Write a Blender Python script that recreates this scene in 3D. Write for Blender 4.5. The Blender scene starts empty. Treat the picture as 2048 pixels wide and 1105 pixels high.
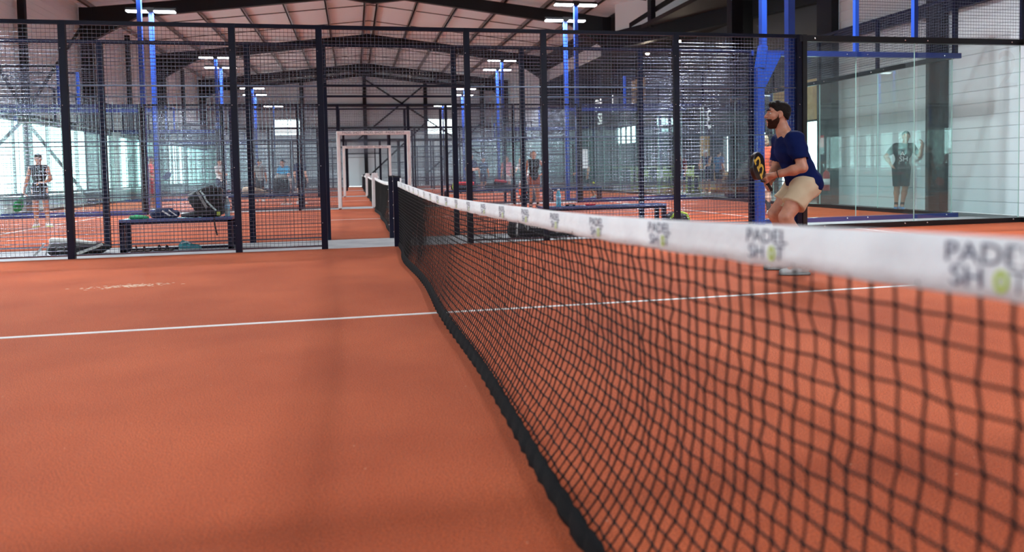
import bpy, bmesh, math, random
import numpy as np
from mathutils import Vector, Matrix

random.seed(7)
rng = np.random.default_rng(11)
S = bpy.context.scene
C = S.collection

# ------------------------------------------------------------------ camera
cam_d = bpy.data.cameras.new('camera')
cam = bpy.data.objects.new('camera', cam_d)
C.objects.link(cam)
YAW, PITCH, ROLL, FPX = 0.205812, 0.04505, -0.019555, 1508.06
cy_, sy_, cp_, sp_ = math.cos(YAW), math.sin(YAW), math.cos(PITCH), math.sin(PITCH)
fw = Vector((sy_ * cp_, cy_ * cp_, -sp_))
rt = Vector((cy_, -sy_, 0))
up = rt.cross(fw)
rr = rt * math.cos(ROLL) + up * math.sin(ROLL)
uu = -rt * math.sin(ROLL) + up * math.cos(ROLL)
mw = Matrix((rr, uu, -fw)).transposed().to_4x4()
mw.translation = Vector((-0.57493, -0.26378, 0.99113))
cam.matrix_world = mw
cam_d.sensor_fit = 'HORIZONTAL'
cam_d.sensor_width = 36.0
cam_d.lens = FPX / 2048 * 36.0
cam_d.shift_y = -(552.5 - 409.42) / 2048
cam_d.clip_start = 0.02
cam_d.clip_end = 400
cam_d.dof.use_dof = True
cam_d.dof.focus_distance = 7.5
cam_d.dof.aperture_fstop = 2.1
S.camera = cam

# ------------------------------------------------------------------ world, exposure
S.view_settings.view_transform = 'Standard'
S.view_settings.look = 'None'
S.view_settings.exposure = 0.0
S.view_settings.gamma = 1.0
S.cycles.transparent_max_bounces = 32
S.cycles.max_bounces = 8
S.cycles.sample_clamp_indirect = 6.0
W = bpy.data.worlds.new('world')
S.world = W
W.use_nodes = True
W.node_tree.nodes['Background'].inputs[0].default_value = (0.90, 0.96, 1.0, 1)
W.node_tree.nodes['Background'].inputs[1].default_value = 10.0
LAMP_POWER = 185.0          # watts per LED bar

# ------------------------------------------------------------------ materials
def mat(name, col, rough=0.5, metal=0.0, spec=0.5, noise=0.0, nscale=20.0, bump=0.0, bscale=200.0, emit=None, estr=0.0, coat=0.0, col2=None):
    m = bpy.data.materials.new(name)
    m.use_nodes = True
    nt = m.node_tree
    b = nt.nodes['Principled BSDF']
    b.inputs['Base Color'].default_value = (*col, 1)
    b.inputs['Roughness'].default_value = rough
    b.inputs['Metallic'].default_value = metal
    b.inputs['Specular IOR Level'].default_value = spec
    if coat:
        b.inputs['Coat Weight'].default_value = coat
        b.inputs['Coat Roughness'].default_value = 0.1
    if emit:
        b.inputs['Emission Color'].default_value = (*emit, 1)
        b.inputs['Emission Strength'].default_value = estr
    if noise or bump or col2:
        tc = nt.nodes.new('ShaderNodeTexCoord')
    if noise or col2:
        n = nt.nodes.new('ShaderNodeTexNoise')
        n.inputs['Scale'].default_value = nscale
        n.inputs['Detail'].default_value = 4
        nt.links.new(tc.outputs['Object'], n.inputs['Vector'])
        mx = nt.nodes.new('ShaderNodeMix')
        mx.data_type = 'RGBA'
        c2 = col2 if col2 else tuple(max(0, c * (1 - noise)) for c in col)
        c1 = col if col2 else tuple(min(1, c * (1 + noise)) for c in col)
        mx.inputs[6].default_value = (*c1, 1)
        mx.inputs[7].default_value = (*c2, 1)
        rp = nt.nodes.new('ShaderNodeMapRange')
        rp.inputs[1].default_value = 0.35
        rp.inputs[2].default_value = 0.65
        nt.links.new(n.outputs['Fac'], rp.inputs[0])
        nt.links.new(rp.outputs[0], mx.inputs[0])
        nt.links.new(mx.outputs[2], b.inputs['Base Color'])
    if bump:
        n2 = nt.nodes.new('ShaderNodeTexNoise')
        n2.inputs['Scale'].default_value = bscale
        n2.inputs['Detail'].default_value = 3
        nt.links.new(tc.outputs['Object'], n2.inputs['Vector'])
        bp = nt.nodes.new('ShaderNodeBump')
        bp.inputs['Strength'].default_value = bump
        bp.inputs['Distance'].default_value = 0.01
        nt.links.new(n2.outputs['Fac'], bp.inputs['Height'])
        nt.links.new(bp.outputs[0], b.inputs['Normal'])
    return m


def turf_material():
    m = bpy.data.materials.new('orange_turf')
    m.use_nodes = True
    nt = m.node_tree
    b = nt.nodes['Principled BSDF']
    b.inputs['Roughness'].default_value = 0.85
    b.inputs['Specular IOR Level'].default_value = 0.25
    b.inputs['Sheen Weight'].default_value = 0.20
    b.inputs['Sheen Roughness'].default_value = 0.25
    b.inputs['Sheen Tint'].default_value = (1.0, 0.72, 0.58, 1)
    tc = nt.nodes.new('ShaderNodeTexCoord')
    big = nt.nodes.new('ShaderNodeTexNoise'); big.inputs['Scale'].default_value = 0.9; big.inputs['Detail'].default_value = 5
    fine = nt.nodes.new('ShaderNodeTexNoise'); fine.inputs['Scale'].default_value = 190; fine.inputs['Detail'].default_value = 2
    nt.links.new(tc.outputs['Object'], big.inputs['Vector'])
    nt.links.new(tc.outputs['Object'], fine.inputs['Vector'])
    r1 = nt.nodes.new('ShaderNodeValToRGB')
    r1.color_ramp.elements[0].position = 0.33; r1.color_ramp.elements[0].color = (0.42, 0.064, 0.014, 1)
    r1.color_ramp.elements[1].position = 0.68; r1.color_ramp.elements[1].color = (0.58, 0.110, 0.032, 1)
    nt.links.new(big.outputs['Fac'], r1.inputs[0])
    r2 = nt.nodes.new('ShaderNodeValToRGB')
    r2.color_ramp.elements[0].position = 0.34; r2.color_ramp.elements[0].color = (0.38, 0.33, 0.30, 1)
    r2.color_ramp.elements[1].position = 0.62; r2.color_ramp.elements[1].color = (1.4, 1.5, 1.6, 1)
    nt.links.new(fine.outputs['Fac'], r2.inputs[0])
    mx = nt.nodes.new('ShaderNodeMix'); mx.data_type = 'RGBA'; mx.blend_type = 'MULTIPLY'
    mx.inputs[0].default_value = 1.0
    nt.links.new(r1.outputs[0], mx.inputs[6]); nt.links.new(r2.outputs[0], mx.inputs[7])
    # loose sand specks
    v = nt.nodes.new('ShaderNodeTexVoronoi'); v.inputs['Scale'].default_value = 9
    nt.links.new(tc.outputs['Object'], v.inputs['Vector'])
    lt = nt.nodes.new('ShaderNodeMath'); lt.operation = 'LESS_THAN'; lt.inputs[1].default_value = 0.028
    nt.links.new(v.outputs['Distance'], lt.inputs[0])
    mx2 = nt.nodes.new('ShaderNodeMix'); mx2.data_type = 'RGBA'
    nt.links.new(lt.outputs[0], mx2.inputs[0]); nt.links.new(mx.outputs[2], mx2.inputs[6])
    mx2.inputs[7].default_value = (0.75, 0.42, 0.28, 1)
    nt.links.new(mx2.outputs[2], b.inputs['Base Color'])
    bp = nt.nodes.new('ShaderNodeBump'); bp.inputs['Strength'].default_value = 0.9; bp.inputs['Distance'].default_value = 0.008
    nt.links.new(fine.outputs['Fac'], bp.inputs['Height'])
    nt.links.new(bp.outputs[0], b.inputs['Normal'])
    return m


def glass_material(name, tint, refl=1.0):
    m = bpy.data.materials.new(name)
    m.use_nodes = True
    nt = m.node_tree
    nt.nodes.clear()
    out = nt.nodes.new('ShaderNodeOutputMaterial')
    tr = nt.nodes.new('ShaderNodeBsdfTransparent'); tr.inputs[0].default_value = (*tint, 1)
    gl = nt.nodes.new('ShaderNodeBsdfGlossy'); gl.inputs['Roughness'].default_value = 0.015
    gl.inputs[0].default_value = (0.95, 1, 1, 1)
    fr = nt.nodes.new('ShaderNodeFresnel'); ge = nt.nodes.new('ShaderNodeNewGeometry')
    io = nt.nodes.new('ShaderNodeMapRange'); io.inputs[3].default_value = 1.5; io.inputs[4].default_value = 1/1.5   # same index from either face of the pane
    nt.links.new(ge.outputs['Backfacing'], io.inputs[0]); nt.links.new(io.outputs[0], fr.inputs[0])
    mu = nt.nodes.new('ShaderNodeMath'); mu.operation = 'MULTIPLY'; mu.inputs[1].default_value = refl
    nt.links.new(fr.outputs[0], mu.inputs[0])
    mx = nt.nodes.new('ShaderNodeMixShader')
    nt.links.new(mu.outputs[0], mx.inputs[0]); nt.links.new(tr.outputs[0], mx.inputs[1]); nt.links.new(gl.outputs[0], mx.inputs[2])
    nt.links.new(mx.outputs[0], out.inputs[0])
    return m


M = {}
M['turf'] = turf_material()
M['concrete'] = mat('concrete', (0.30, 0.31, 0.32), 0.8, noise=0.12, nscale=3, bump=0.3, bscale=60)
M['dark_floor'] = mat('dark_floor', (0.13, 0.135, 0.14), 0.55, noise=0.3, nscale=30)
M['line'] = mat('line_paint', (0.80, 0.78, 0.76), 0.8, bump=0.5, bscale=300)
M['navy'] = mat('navy_paint', (0.002, 0.004, 0.022), 0.38, spec=0.3)
M['blue'] = mat('blue_paint', (0.014, 0.055, 0.33), 0.3, coat=0.4)
M['railblue'] = mat('rail_blue', (0.01, 0.028, 0.18), 0.35, coat=0.3)
M['wire'] = mat('wire_paint', (0.10, 0.12, 0.18), 0.22, metal=0.7, spec=1.0, coat=0.9)
M['black'] = mat('black_metal', (0.010, 0.011, 0.013), 0.35)
M['steel'] = mat('dark_steel', (0.005, 0.007, 0.010), 0.55, spec=0.3)
M['purlin'] = mat('purlin_steel', (0.22, 0.21, 0.21), 0.45, metal=0.4)
M['roof'] = mat('roof_sheet', (0.74, 0.85, 0.90), 0.6)
M['siding'] = mat('white_siding', (0.71, 0.77, 0.80), 0.55)
M['dark_clad'] = mat('dark_cladding', (0.022, 0.028, 0.042), 0.55)
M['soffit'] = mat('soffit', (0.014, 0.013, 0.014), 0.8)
M['glass'] = glass_material('court_glass', (0.922, 0.965, 0.958))
M['wglass'] = glass_material('window_glass', (0.92, 0.98, 0.97), 0.8)
M['edge'] = mat('glass_edge', (0.45, 0.72, 0.66), 0.2)
M['white'] = mat('white_paint', (0.80, 0.80, 0.80), 0.5)
M['bolt'] = mat('bright_bolt', (0.8, 0.8, 0.8), 0.2, metal=1.0)
M['led'] = mat('led', (1, 1, 1), 0.5, emit=(0.93, 0.96, 1.0), estr=14)
M['warm'] = mat('warm_lamp', (1, 1, 1), 0.5, emit=(1.0, 0.82, 0.6), estr=40)
M['net'] = mat('net_cord', (0.005, 0.005, 0.006), 0.7, spec=0.3, bump=0.3, bscale=600)
M['hem'] = mat('net_hem', (0.006, 0.008, 0.010), 0.8, spec=0.2, bump=0.8, bscale=250)
M['tape'] = mat('tape_fabric', (0.90, 0.92, 0.96), 0.7, noise=0.06, nscale=6, bump=0.4, bscale=40)
M['ink'] = mat('ink', (0.05, 0.05, 0.12), 0.7)
M['lime'] = mat('lime_ink', (0.50, 0.62, 0.10), 0.7)
M['skin'] = mat('skin', (0.44, 0.205, 0.13), 0.5, noise=0.10, nscale=25)
M['skin2'] = mat('tanned_skin', (0.46, 0.21, 0.13), 0.5, noise=0.08, nscale=25)
M['skin3'] = mat('pale_skin', (0.66, 0.40, 0.30), 0.5, noise=0.08, nscale=25)
M['hair'] = mat('dark_hair', (0.008, 0.005, 0.004), 0.7, spec=0.2, bump=0.9, bscale=140)
M['beard'] = mat('brown_beard', (0.035, 0.013, 0.007), 0.85, spec=0.15, bump=0.9, bscale=180)
M['brownhair'] = mat('brown_hair', (0.14, 0.06, 0.03), 0.6, bump=0.8, bscale=90)
M['blond'] = mat('blond_hair', (0.62, 0.52, 0.36), 0.7, bump=1.0, bscale=50, noise=0.4, nscale=40)
M['greyhair'] = mat('grey_hair', (0.35, 0.34, 0.33), 0.7, bump=0.8, bscale=90)
M['tee_navy'] = mat('navy_cotton', (0.001, 0.007, 0.062), 0.85, spec=0.15, bump=0.25, bscale=30)
M['khaki'] = mat('khaki_cotton', (0.50, 0.40, 0.265), 0.8, bump=0.25, bscale=25)
def cloth(name, col):
    if name not in M:
        M[name] = mat(name, col, 0.8, bump=0.2, bscale=40)
    return M[name]
M['blackcloth'] = cloth('blackcloth', (0.012, 0.013, 0.016))
M['whitecloth'] = cloth('whitecloth', (0.75, 0.75, 0.74))
M['rubber'] = mat('rubber', (0.02, 0.02, 0.02), 0.8)
M['wood'] = mat('yellow_wood', (0.62, 0.42, 0.18), 0.6, noise=0.12, nscale=6)
M['wood_dark'] = mat('stained_wood', (0.06, 0.03, 0.022), 0.6, noise=0.2, nscale=8)
M['olive'] = mat('olive_metal', (0.36, 0.42, 0.14), 0.45)
M['red'] = mat('red_paint', (0.45, 0.02, 0.015), 0.35)
M['gold'] = mat('gold_ink', (0.62, 0.40, 0.06), 0.5)
M['carbon'] = mat('racket_black', (0.012, 0.012, 0.013), 0.35)
M['water'] = mat('clear_plastic', (0.40, 0.66, 0.74), 0.12, coat=0.5)
M['water'].node_tree.nodes['Principled BSDF'].inputs['Transmission Weight'].default_value = 0.6
M['ball'] = mat('ball_felt', (0.55, 0.75, 0.05), 0.9, bump=0.5, bscale=400)
M['eye'] = mat('eye_white', (0.7, 0.68, 0.65), 0.2)
M['pupil'] = mat('pupil', (0.01, 0.008, 0.006), 0.1)
M['lips'] = mat('lips', (0.42, 0.15, 0.11), 0.5)

# ------------------------------------------------------------------ mesh helpers
class MB:
    """collects shapes and links them as one mesh object"""
    def __init__(s):
        s.v = []; s.f = []; s.mi = []; s.ms = []; s.sm = []
    def _m(s, m):
        if m is None: return 0
        if m not in s.ms: s.ms.append(m)
        return s.ms.index(m)
    def add(s, vs, fs, m=None, smooth=False):
        o = len(s.v)
        s.v.extend([tuple(p) for p in vs])
        k = s._m(m)
        for f in fs:
            s.f.append(tuple(i + o for i in f)); s.mi.append(k); s.sm.append(smooth)
    def box(s, a, b, m=None):
        x0, y0, z0 = (min(a[i], b[i]) for i in range(3)); x1, y1, z1 = (max(a[i], b[i]) for i in range(3))
        s.add([(x0,y0,z0),(x1,y0,z0),(x1,y1,z0),(x0,y1,z0),(x0,y0,z1),(x1,y0,z1),(x1,y1,z1),(x0,y1,z1)],
              [(0,3,2,1),(4,5,6,7),(0,1,5,4),(1,2,6,5),(2,3,7,6),(3,0,4,7)], m)
    def bar(s, a, b, w, h, m=None, upv=(0,0,1)):
        a = Vector(a); b = Vector(b); d = (b - a).normalized()
        u = Vector(upv); sd = d.cross(u)
        if sd.length < 1e-4: sd = d.cross(Vector((0,1,0)))
        sd.normalize(); u = sd.cross(d)
        vs = []
        for p in (a, b):
            for i, j in ((-1,-1),(1,-1),(1,1),(-1,1)):
                vs.append(p + sd * (w/2*i) + u * (h/2*j))
        s.add(vs, [(0,1,2,3),(7,6,5,4),(0,4,5,1),(1,5,6,2),(2,6,7,3),(3,7,4,0)], m)
    def tube(s, pts, r, m=None, n=8, closed=False, flat=None):
        pts = [Vector(p) for p in pts]
        N = len(pts); rs = r if hasattr(r, '__len__') else [r] * N
        vs = []; fs = []
        prev = None
        for i, p in enumerate(pts):
            if closed: d = pts[(i+1) % N] - pts[i-1]
            else: d = pts[min(i+1, N-1)] - pts[max(i-1, 0)]
            if d.length < 1e-9: d = Vector((0,0,1))
            d.normalize()
            if prev is None:
                u = d.cross(Vector((0,0,1)))
                if u.length < 0.1: u = d.cross(Vector((0,1,0)))
            else:
                u = prev - d * prev.dot(d)
            u.normalize(); prev = u; w = d.cross(u)
            for k in range(n):
                a = 2*math.pi*(k+0.5)/n
                ru = rs[i]; rw = rs[i] * (flat if flat else 1)
                vs.append(p + u*(ru*math.cos(a)) + w*(rw*math.sin(a)))
        L = N if closed else N-1
        for i in range(L):
            for k in range(n):
                a = i*n+k; b = i*n+(k+1) % n; c = ((i+1) % N)*n+(k+1) % n; d2 = ((i+1) % N)*n+k
                fs.append((a, b, c, d2))
        if not closed:
            fs.append(tuple(range(n))[::-1]); fs.append(tuple((N-1)*n+k for k in range(n)))
        s.add(vs, fs, m, True)
    def lathe(s, prof, m=None, n=24, c=(0,0,0)):
        vs = []; fs = []
        for r, z in prof:
            for k in range(n):
                a = 2*math.pi*k/n
                vs.append((c[0]+r*math.cos(a), c[1]+r*math.sin(a), c[2]+z))
        for i in range(len(prof)-1):
            for k in range(n):
                fs.append((i*n+k, i*n+(k+1) % n, (i+1)*n+(k+1) % n, (i+1)*n+k))
        fs.append(tuple(range(n))[::-1]); fs.append(tuple((len(prof)-1)*n+k for k in range(n)))
        s.add(vs, fs, m, True)
    def ball(s, c, r, m=None, n=10):
        rx, ry, rz = r if hasattr(r, '__len__') else (r, r, r)
        vs = [(c[0], c[1], c[2]-rz)]; fs = []
        for i in range(1, n):
            t = math.pi*i/n
            for k in range(2*n):
                a = math.pi*k/n
                vs.append((c[0]+rx*math.sin(t)*math.cos(a), c[1]+ry*math.sin(t)*math.sin(a), c[2]-rz*math.cos(t)))
        vs.append((c[0], c[1], c[2]+rz)); L = 2*n
        for k in range(L):
            fs.append((0, 1+(k+1) % L, 1+k))
            fs.append((len(vs)-1, 1+(n-2)*L+k, 1+(n-2)*L+(k+1) % L))
            for i in range(n-2):
                fs.append((1+i*L+k, 1+i*L+(k+1) % L, 1+(i+1)*L+(k+1) % L, 1+(i+1)*L+k))
        s.add(vs, fs, m, True)
    def hull(s, pts, m=None, smooth=False):
        bm = bmesh.new()
        for p in pts: bm.verts.new(p)
        r = bmesh.ops.convex_hull(bm, input=bm.verts)
        for v in [g for g in r['geom_interior'] if isinstance(g, bmesh.types.BMVert)]: bm.verts.remove(v)
        bm.verts.index_update()
        bm.verts.ensure_lookup_table()
        s.add([v.co.copy() for v in bm.verts], [tuple(v.index for v in f.verts) for f in bm.faces], m, smooth)
        bm.free()
    def build(s, name, m=None, parent=None, bevel=0, seg=2, sub=0):
        me = bpy.data.meshes.new(name)
        me.from_pydata(s.v, [], s.f)
        if s.ms and any(x is not None for x in s.ms):
            for x in s.ms: me.materials.append(x)
            me.polygons.foreach_set('material_index', s.mi)
        elif m: me.materials.append(m)
        me.polygons.foreach_set('use_smooth', s.sm)
        me.update()
        o = bpy.data.objects.new(name, me)
        C.objects.link(o)
        if parent: o.parent = parent
        if bevel:
            b = o.modifiers.new('b', 'BEVEL'); b.width = bevel; b.segments = seg; b.limit_method = 'ANGLE'
        if sub:
            b = o.modifiers.new('s', 'SUBSURF'); b.levels = sub; b.render_levels = sub
        return o


def thing(name, label, cat, loc=(0,0,0), rz=0, group=None):
    o = bpy.data.objects.new(name, None); C.objects.link(o)
    o.location = loc; o.rotation_euler = (0, 0, rz); o.empty_display_size = 0.1
    tag(o, label, cat, group)
    return o
def tag(o, label, cat, group=None, kind=None):
    if label: o['label'] = label
    if cat: o['category'] = cat
    if group: o['group'] = group
    if kind: o['kind'] = kind
    return o
def struct(o, label=None):
    o['kind'] = 'structure'
    if label: o['label'] = label
    return o
def dup(root, loc=None, rz=None, label=None, group=None):
    def cp(o, par):
        c = o.copy(); C.objects.link(c)
        if par: c.parent = par
        for ch in [x for x in kids.get(o.name, [])]: cp(ch, c)
        return c
    kids = {}
    for x in bpy.data.objects:
        if x.parent: kids.setdefault(x.parent.name, []).append(x)
    r = cp(root, None)
    if loc is not None: r.location = loc
    if rz is not None: r.rotation_euler = (0, 0, rz)
    if label: r['label'] = label
    if group: r['group'] = group
    return r

_txt = {}
def text_mesh(s, size=1.0, extr=0.0, off=0.0):
    cu = bpy.data.curves.new('t', 'FONT'); cu.body = s; cu.size = size; cu.extrude = extr; cu.resolution_u = 3; cu.offset = off
    cu.align_x = 'CENTER'; cu.align_y = 'CENTER'
    o = bpy.data.objects.new('t', cu); C.objects.link(o)
    dg = bpy.context.evaluated_depsgraph_get(); dg.update()
    me = bpy.data.meshes.new_from_object(o.evaluated_get(dg))
    vs = [v.co.copy() for v in me.vertices]; fs = [tuple(p.vertices) for p in me.polygons]
    bpy.data.objects.remove(o); bpy.data.curves.remove(cu); bpy.data.meshes.remove(me)
    return vs, fs

# ------------------------------------------------------------------ signed-distance bodies (one continuous surface)
def nets(prims, vox, k=0.02, cuts=(), extra=None):
    """prims: ('c',a,b,ra,rb[,k]) tapered capsules or ('e',centre,radii[,R]) ellipsoids -> verts, quads"""
    lo = np.full(3, 1e9); hi = -lo
    for q in prims:
        if q[0] == 'c':
            r = max(q[3], q[4])
            lo = np.minimum(lo, np.minimum(q[1], q[2]) - r); hi = np.maximum(hi, np.maximum(q[1], q[2]) + r)
        else:
            r = max(q[2]); lo = np.minimum(lo, np.array(q[1]) - r); hi = np.maximum(hi, np.array(q[1]) + r)
    lo -= 3*vox; hi += 3*vox
    n = np.ceil((hi-lo)/vox).astype(int) + 1
    ax = [lo[i] + vox*np.arange(n[i]) for i in range(3)]
    D = np.full(n, 1.0, dtype=np.float32)
    for q in prims:
        kk = k
        if q[0] == 'c':
            a = np.array(q[1], float); b = np.array(q[2], float); r = max(q[3], q[4])
            if len(q) > 5: kk = q[5]
            l = np.minimum(a, b) - r - 0.06; h = np.maximum(a, b) + r + 0.06
        else:
            c = np.array(q[1], float); r = max(q[2]); l = c - r - 0.06; h = c + r + 0.06
        i0 = np.maximum(0, np.floor((l-lo)/vox).astype(int)); i1 = np.minimum(n, np.ceil((h-lo)/vox).astype(int)+1)
        X, Y, Z = np.meshgrid(ax[0][i0[0]:i1[0]], ax[1][i0[1]:i1[1]], ax[2][i0[2]:i1[2]], indexing='ij')
        if q[0] == 'c':
            ab = b - a; L2 = ab @ ab + 1e-12
            t = np.clip(((X-a[0])*ab[0] + (Y-a[1])*ab[1] + (Z-a[2])*ab[2]) / L2, 0, 1)
            d = np.sqrt((X-a[0]-t*ab[0])**2 + (Y-a[1]-t*ab[1])**2 + (Z-a[2]-t*ab[2])**2) - (q[3] + (q[4]-q[3])*t)
        else:
            P = [X-c[0], Y-c[1], Z-c[2]]
            if len(q) > 3:
                R_ = q[3]; P = [sum(R_[i][j]*P[j] for j in range(3)) for i in range(3)]
            k0 = np.sqrt(sum((P[i]/q[2][i])**2 for i in range(3))); k1 = np.sqrt(sum((P[i]/q[2][i]**2)**2 for i in range(3))) + 1e-9
            d = k0*(k0-1)/k1
        sub = D[i0[0]:i1[0], i0[1]:i1[1], i0[2]:i1[2]]
        hh = np.maximum(kk - np.abs(sub-d), 0)/kk
        D[i0[0]:i1[0], i0[1]:i1[1], i0[2]:i1[2]] = np.minimum(sub, d) - hh*hh*kk*0.25
    if cuts or extra:
        X, Y, Z = np.meshgrid(*ax, indexing='ij')
        for (p, nn) in cuts:
            nn = np.array(nn, float); nn /= np.linalg.norm(nn)
            D = np.maximum(D, (X-p[0])*nn[0] + (Y-p[1])*nn[1] + (Z-p[2])*nn[2])
        if extra: D = extra(D, X, Y, Z)
    ins = D < 0
    # cell vertices
    idx = np.full(tuple(n-1), -1, int)
    cs = [ins[i:n[0]-1+i, j:n[1]-1+j, m:n[2]-1+m] for i in (0,1) for j in (0,1) for m in (0,1)]
    cnt = sum(c.astype(np.int8) for c in cs)
    act = (cnt > 0) & (cnt < 8)
    I, J, K = np.nonzero(act)
    idx[I, J, K] = np.arange(len(I))
    acc = np.zeros((len(I), 3)); num = np.zeros(len(I))
    offs = [(i, j, m) for i in (0,1) for j in (0,1) for m in (0,1)]
    for a in range(8):
        for b in range(a+1, 8):
            if sum(abs(offs[a][i]-offs[b][i]) for i in range(3)) != 1: continue
            da = D[I+offs[a][0], J+offs[a][1], K+offs[a][2]]; db = D[I+offs[b][0], J+offs[b][1], K+offs[b][2]]
            cr = (da < 0) != (db < 0)
            t = np.where(cr, da/(da-db+1e-12), 0)
            pa = np.array(offs[a]); pb = np.array(offs[b])
            acc += np.where(cr[:, None], pa + t[:, None]*(pb-pa), 0); num += cr
    V = (np.stack([I, J, K], 1) + acc/num[:, None])*vox + lo
    F = []
    for axis in range(3):
        A = np.take(ins, range(0, n[axis]-1), axis); B = np.take(ins, range(1, n[axis]), axis)
        cr = A != B
        g = list(np.nonzero(cr)); o1, o2 = [(1,2),(2,0),(0,1)][axis]
        ok = (g[o1] > 0) & (g[o2] > 0) & (g[o1] < n[o1]-1) & (g[o2] < n[o2]-1)
        g = [x[ok] for x in g]; flip = A[tuple(g)]
        def cell(d1, d2):
            h = [x.copy() for x in g]; h[o1] -= d1; h[o2] -= d2
            return idx[tuple(h)]
        q4 = np.stack([cell(1,1), cell(0,1), cell(0,0), cell(1,0)], 1)
        q4[~flip] = q4[~flip][:, ::-1]
        F.append(q4)
    return V, np.concatenate(F)

def body(name, prims, m, parent=None, vox=0.01, k=0.02, cuts=(), extra=None, smooth_it=2):
    V, F = nets(prims, vox, k, cuts, extra)
    me = bpy.data.meshes.new(name)
    me.from_pydata(V.tolist(), [], F.tolist())
    me.materials.append(m)
    me.polygons.foreach_set('use_smooth', [True]*len(F))
    me.update()
    o = bpy.data.objects.new(name, me); C.objects.link(o)
    if parent: o.parent = parent
    if smooth_it:
        s = o.modifiers.new('s', 'SMOOTH'); s.factor = 0.5; s.iterations = smooth_it
    return o

# ------------------------------------------------------------------ the hall: floor
GAPS = [(-1.4, 0.0), (10.0, 11.4), (21.4, 22.8), (32.8, 34.2), (44.2, 45.6), (55.6, 57.0)]
COURTS = [(0.0, 10.0), (11.4, 21.4), (22.8, 32.8), (34.2, 44.2), (45.6, 55.6)]
mb = MB(); mb.box((-11.2, -4, -0.2), (14.4, 60, -0.012)); struct(mb.build('floor', M['dark_floor']))
mb = MB()
for a, b in GAPS: mb.box((-10.3, a, -0.1), (10.3, b, -0.002))
struct(mb.build('concrete_strip', M['concrete']), 'grey concrete strips between the courts')
for i, (a, b) in enumerate(COURTS):
    mb = MB(); mb.box((-10, a, -0.1), (10, b, 0.0))
    t = struct(mb.build('court_turf', M['turf']), 'orange artificial turf of a padel court')
    mb = MB(); c = (a+b)/2
    mb.box((-6.95, c-0.025, 0.0), (6.95, c+0.025, 0.003))
    for sx in (-6.95, 6.95): mb.box((sx-0.025, a, 0.0), (sx+0.025, b, 0.0035))
    mb.build('court_line', M['line'], t)
    if i == 0: TURF1 = t

mb = MB()
for i in range(170):
    a = random.gauss(0, 0.17); b = random.gauss(0, 0.05)+a*0.06; r = random.uniform(0.003, 0.011)
    x, y = -2.62+a, 7.2+b; n_ = 6
    mb.add([(x+r*2.2*math.cos(q_), y+r*math.sin(q_), 0.001) for q_ in np.linspace(0, 2*math.pi, n_, endpoint=False)]+[(x, y, 0.004)], [(k_, (k_+1) % n_, n_) for k_ in range(n_)])
tag(mb.build('loose_sand', mat('pale_sand', (0.75, 0.50, 0.36), 0.9)), 'pale streak of loose sand on the turf in front of the nearest fence', 'sand', kind='stuff')

# ------------------------------------------------------------------ the hall: walls, roof, frames
RX = 0.4                                   # ridge line
def rz_(x): return 8.75 - 0.113*abs(x-RX)   # top of the rafters
def siding(name, p0, p1, z0, z1, side, m=None, pitch=0.235, top=None, holes=()):
    """horizontal board cladding with real grooves; side=+1/-1 gives the outward normal"""
    p0 = Vector((*p0, 0)); p1 = Vector((*p1, 0)); d = (p1-p0).normalized(); nrm = Vector((d.y, -d.x, 0))*side
    mb = MB()
    z = z0
    while z < z1-1e-4:
        zt = min(z+pitch, z1)
        segs = [(0.0, (p1-p0).length)]
        for (a, b, h0, h1) in holes:
            if z+pitch/2 > h0 and z+pitch/2 < h1:
                ns = []
                for (s, e) in segs:
                    if b <= s or a >= e: ns.append((s, e)); continue
                    if a > s: ns.append((s, a))
                    if b < e: ns.append((b, e))
                segs = ns
        for s, e in segs:
            A = p0+d*s; B = p0+d*e
            mb.add([A+Vector((0,0,z)), B+Vector((0,0,z)), B+Vector((0,0,zt-0.016)), A+Vector((0,0,zt-0.016)),
                    A-nrm*0.014+Vector((0,0,zt-0.012)), B-nrm*0.014+Vector((0,0,zt-0.012)), B-nrm*0.014+Vector((0,0,zt-0.002)), A-nrm*0.014+Vector((0,0,zt-0.002)),
                    A+Vector((0,0,zt)), B+Vector((0,0,zt)),
                    A-nrm*0.12+Vector((0,0,z)), B-nrm*0.12+Vector((0,0,z)), B-nrm*0.12+Vector((0,0,zt)), A-nrm*0.12+Vector((0,0,zt))],
                   [(0,1,2,3),(3,2,5,4),(4,5,6,7),(7,6,9,8),(10,13,12,11),(0,10,11,1),(8,9,12,13),(0,3,13,10),(1,11,12,2)])
        z = zt
    return struct(mb.build(name, m or M['siding']))

# left wall with a long glazed band
LX = -10.75
siding('wall_left', (LX, 60), (LX, -4), 0, 7.9, -1, holes=[(24.9, 56, 0.56, 2.88), (18.5, 23.5, 0.56, 2.88), (4.5, 17.5, 0.56, 2.88)])
wn = 1
for (ya, yb) in ((4.0, 35.1), (36.5, 41.5), (42.5, 55.5)):
    mb = MB()
    mb.box((LX-0.10, ya, 0.50), (LX+0.02, yb, 0.58)); mb.box((LX-0.10, ya, 2.84), (LX+0.05, yb, 2.94))
    y = ya
    while y <= yb+0.01:
        mb.box((LX-0.09, y-0.022, 0.5), (LX-0.01, y+0.022, 2.9)); y += (yb-ya)/round((yb-ya)/1.36)
    w = struct(mb.build('window_%d' % wn, M['purlin']))
    mg = MB(); mg.box((LX-0.055, ya, 0.55), (LX-0.045, yb, 2.86)); mg.build('pane', M['wglass'], w)
    wn += 1
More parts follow.
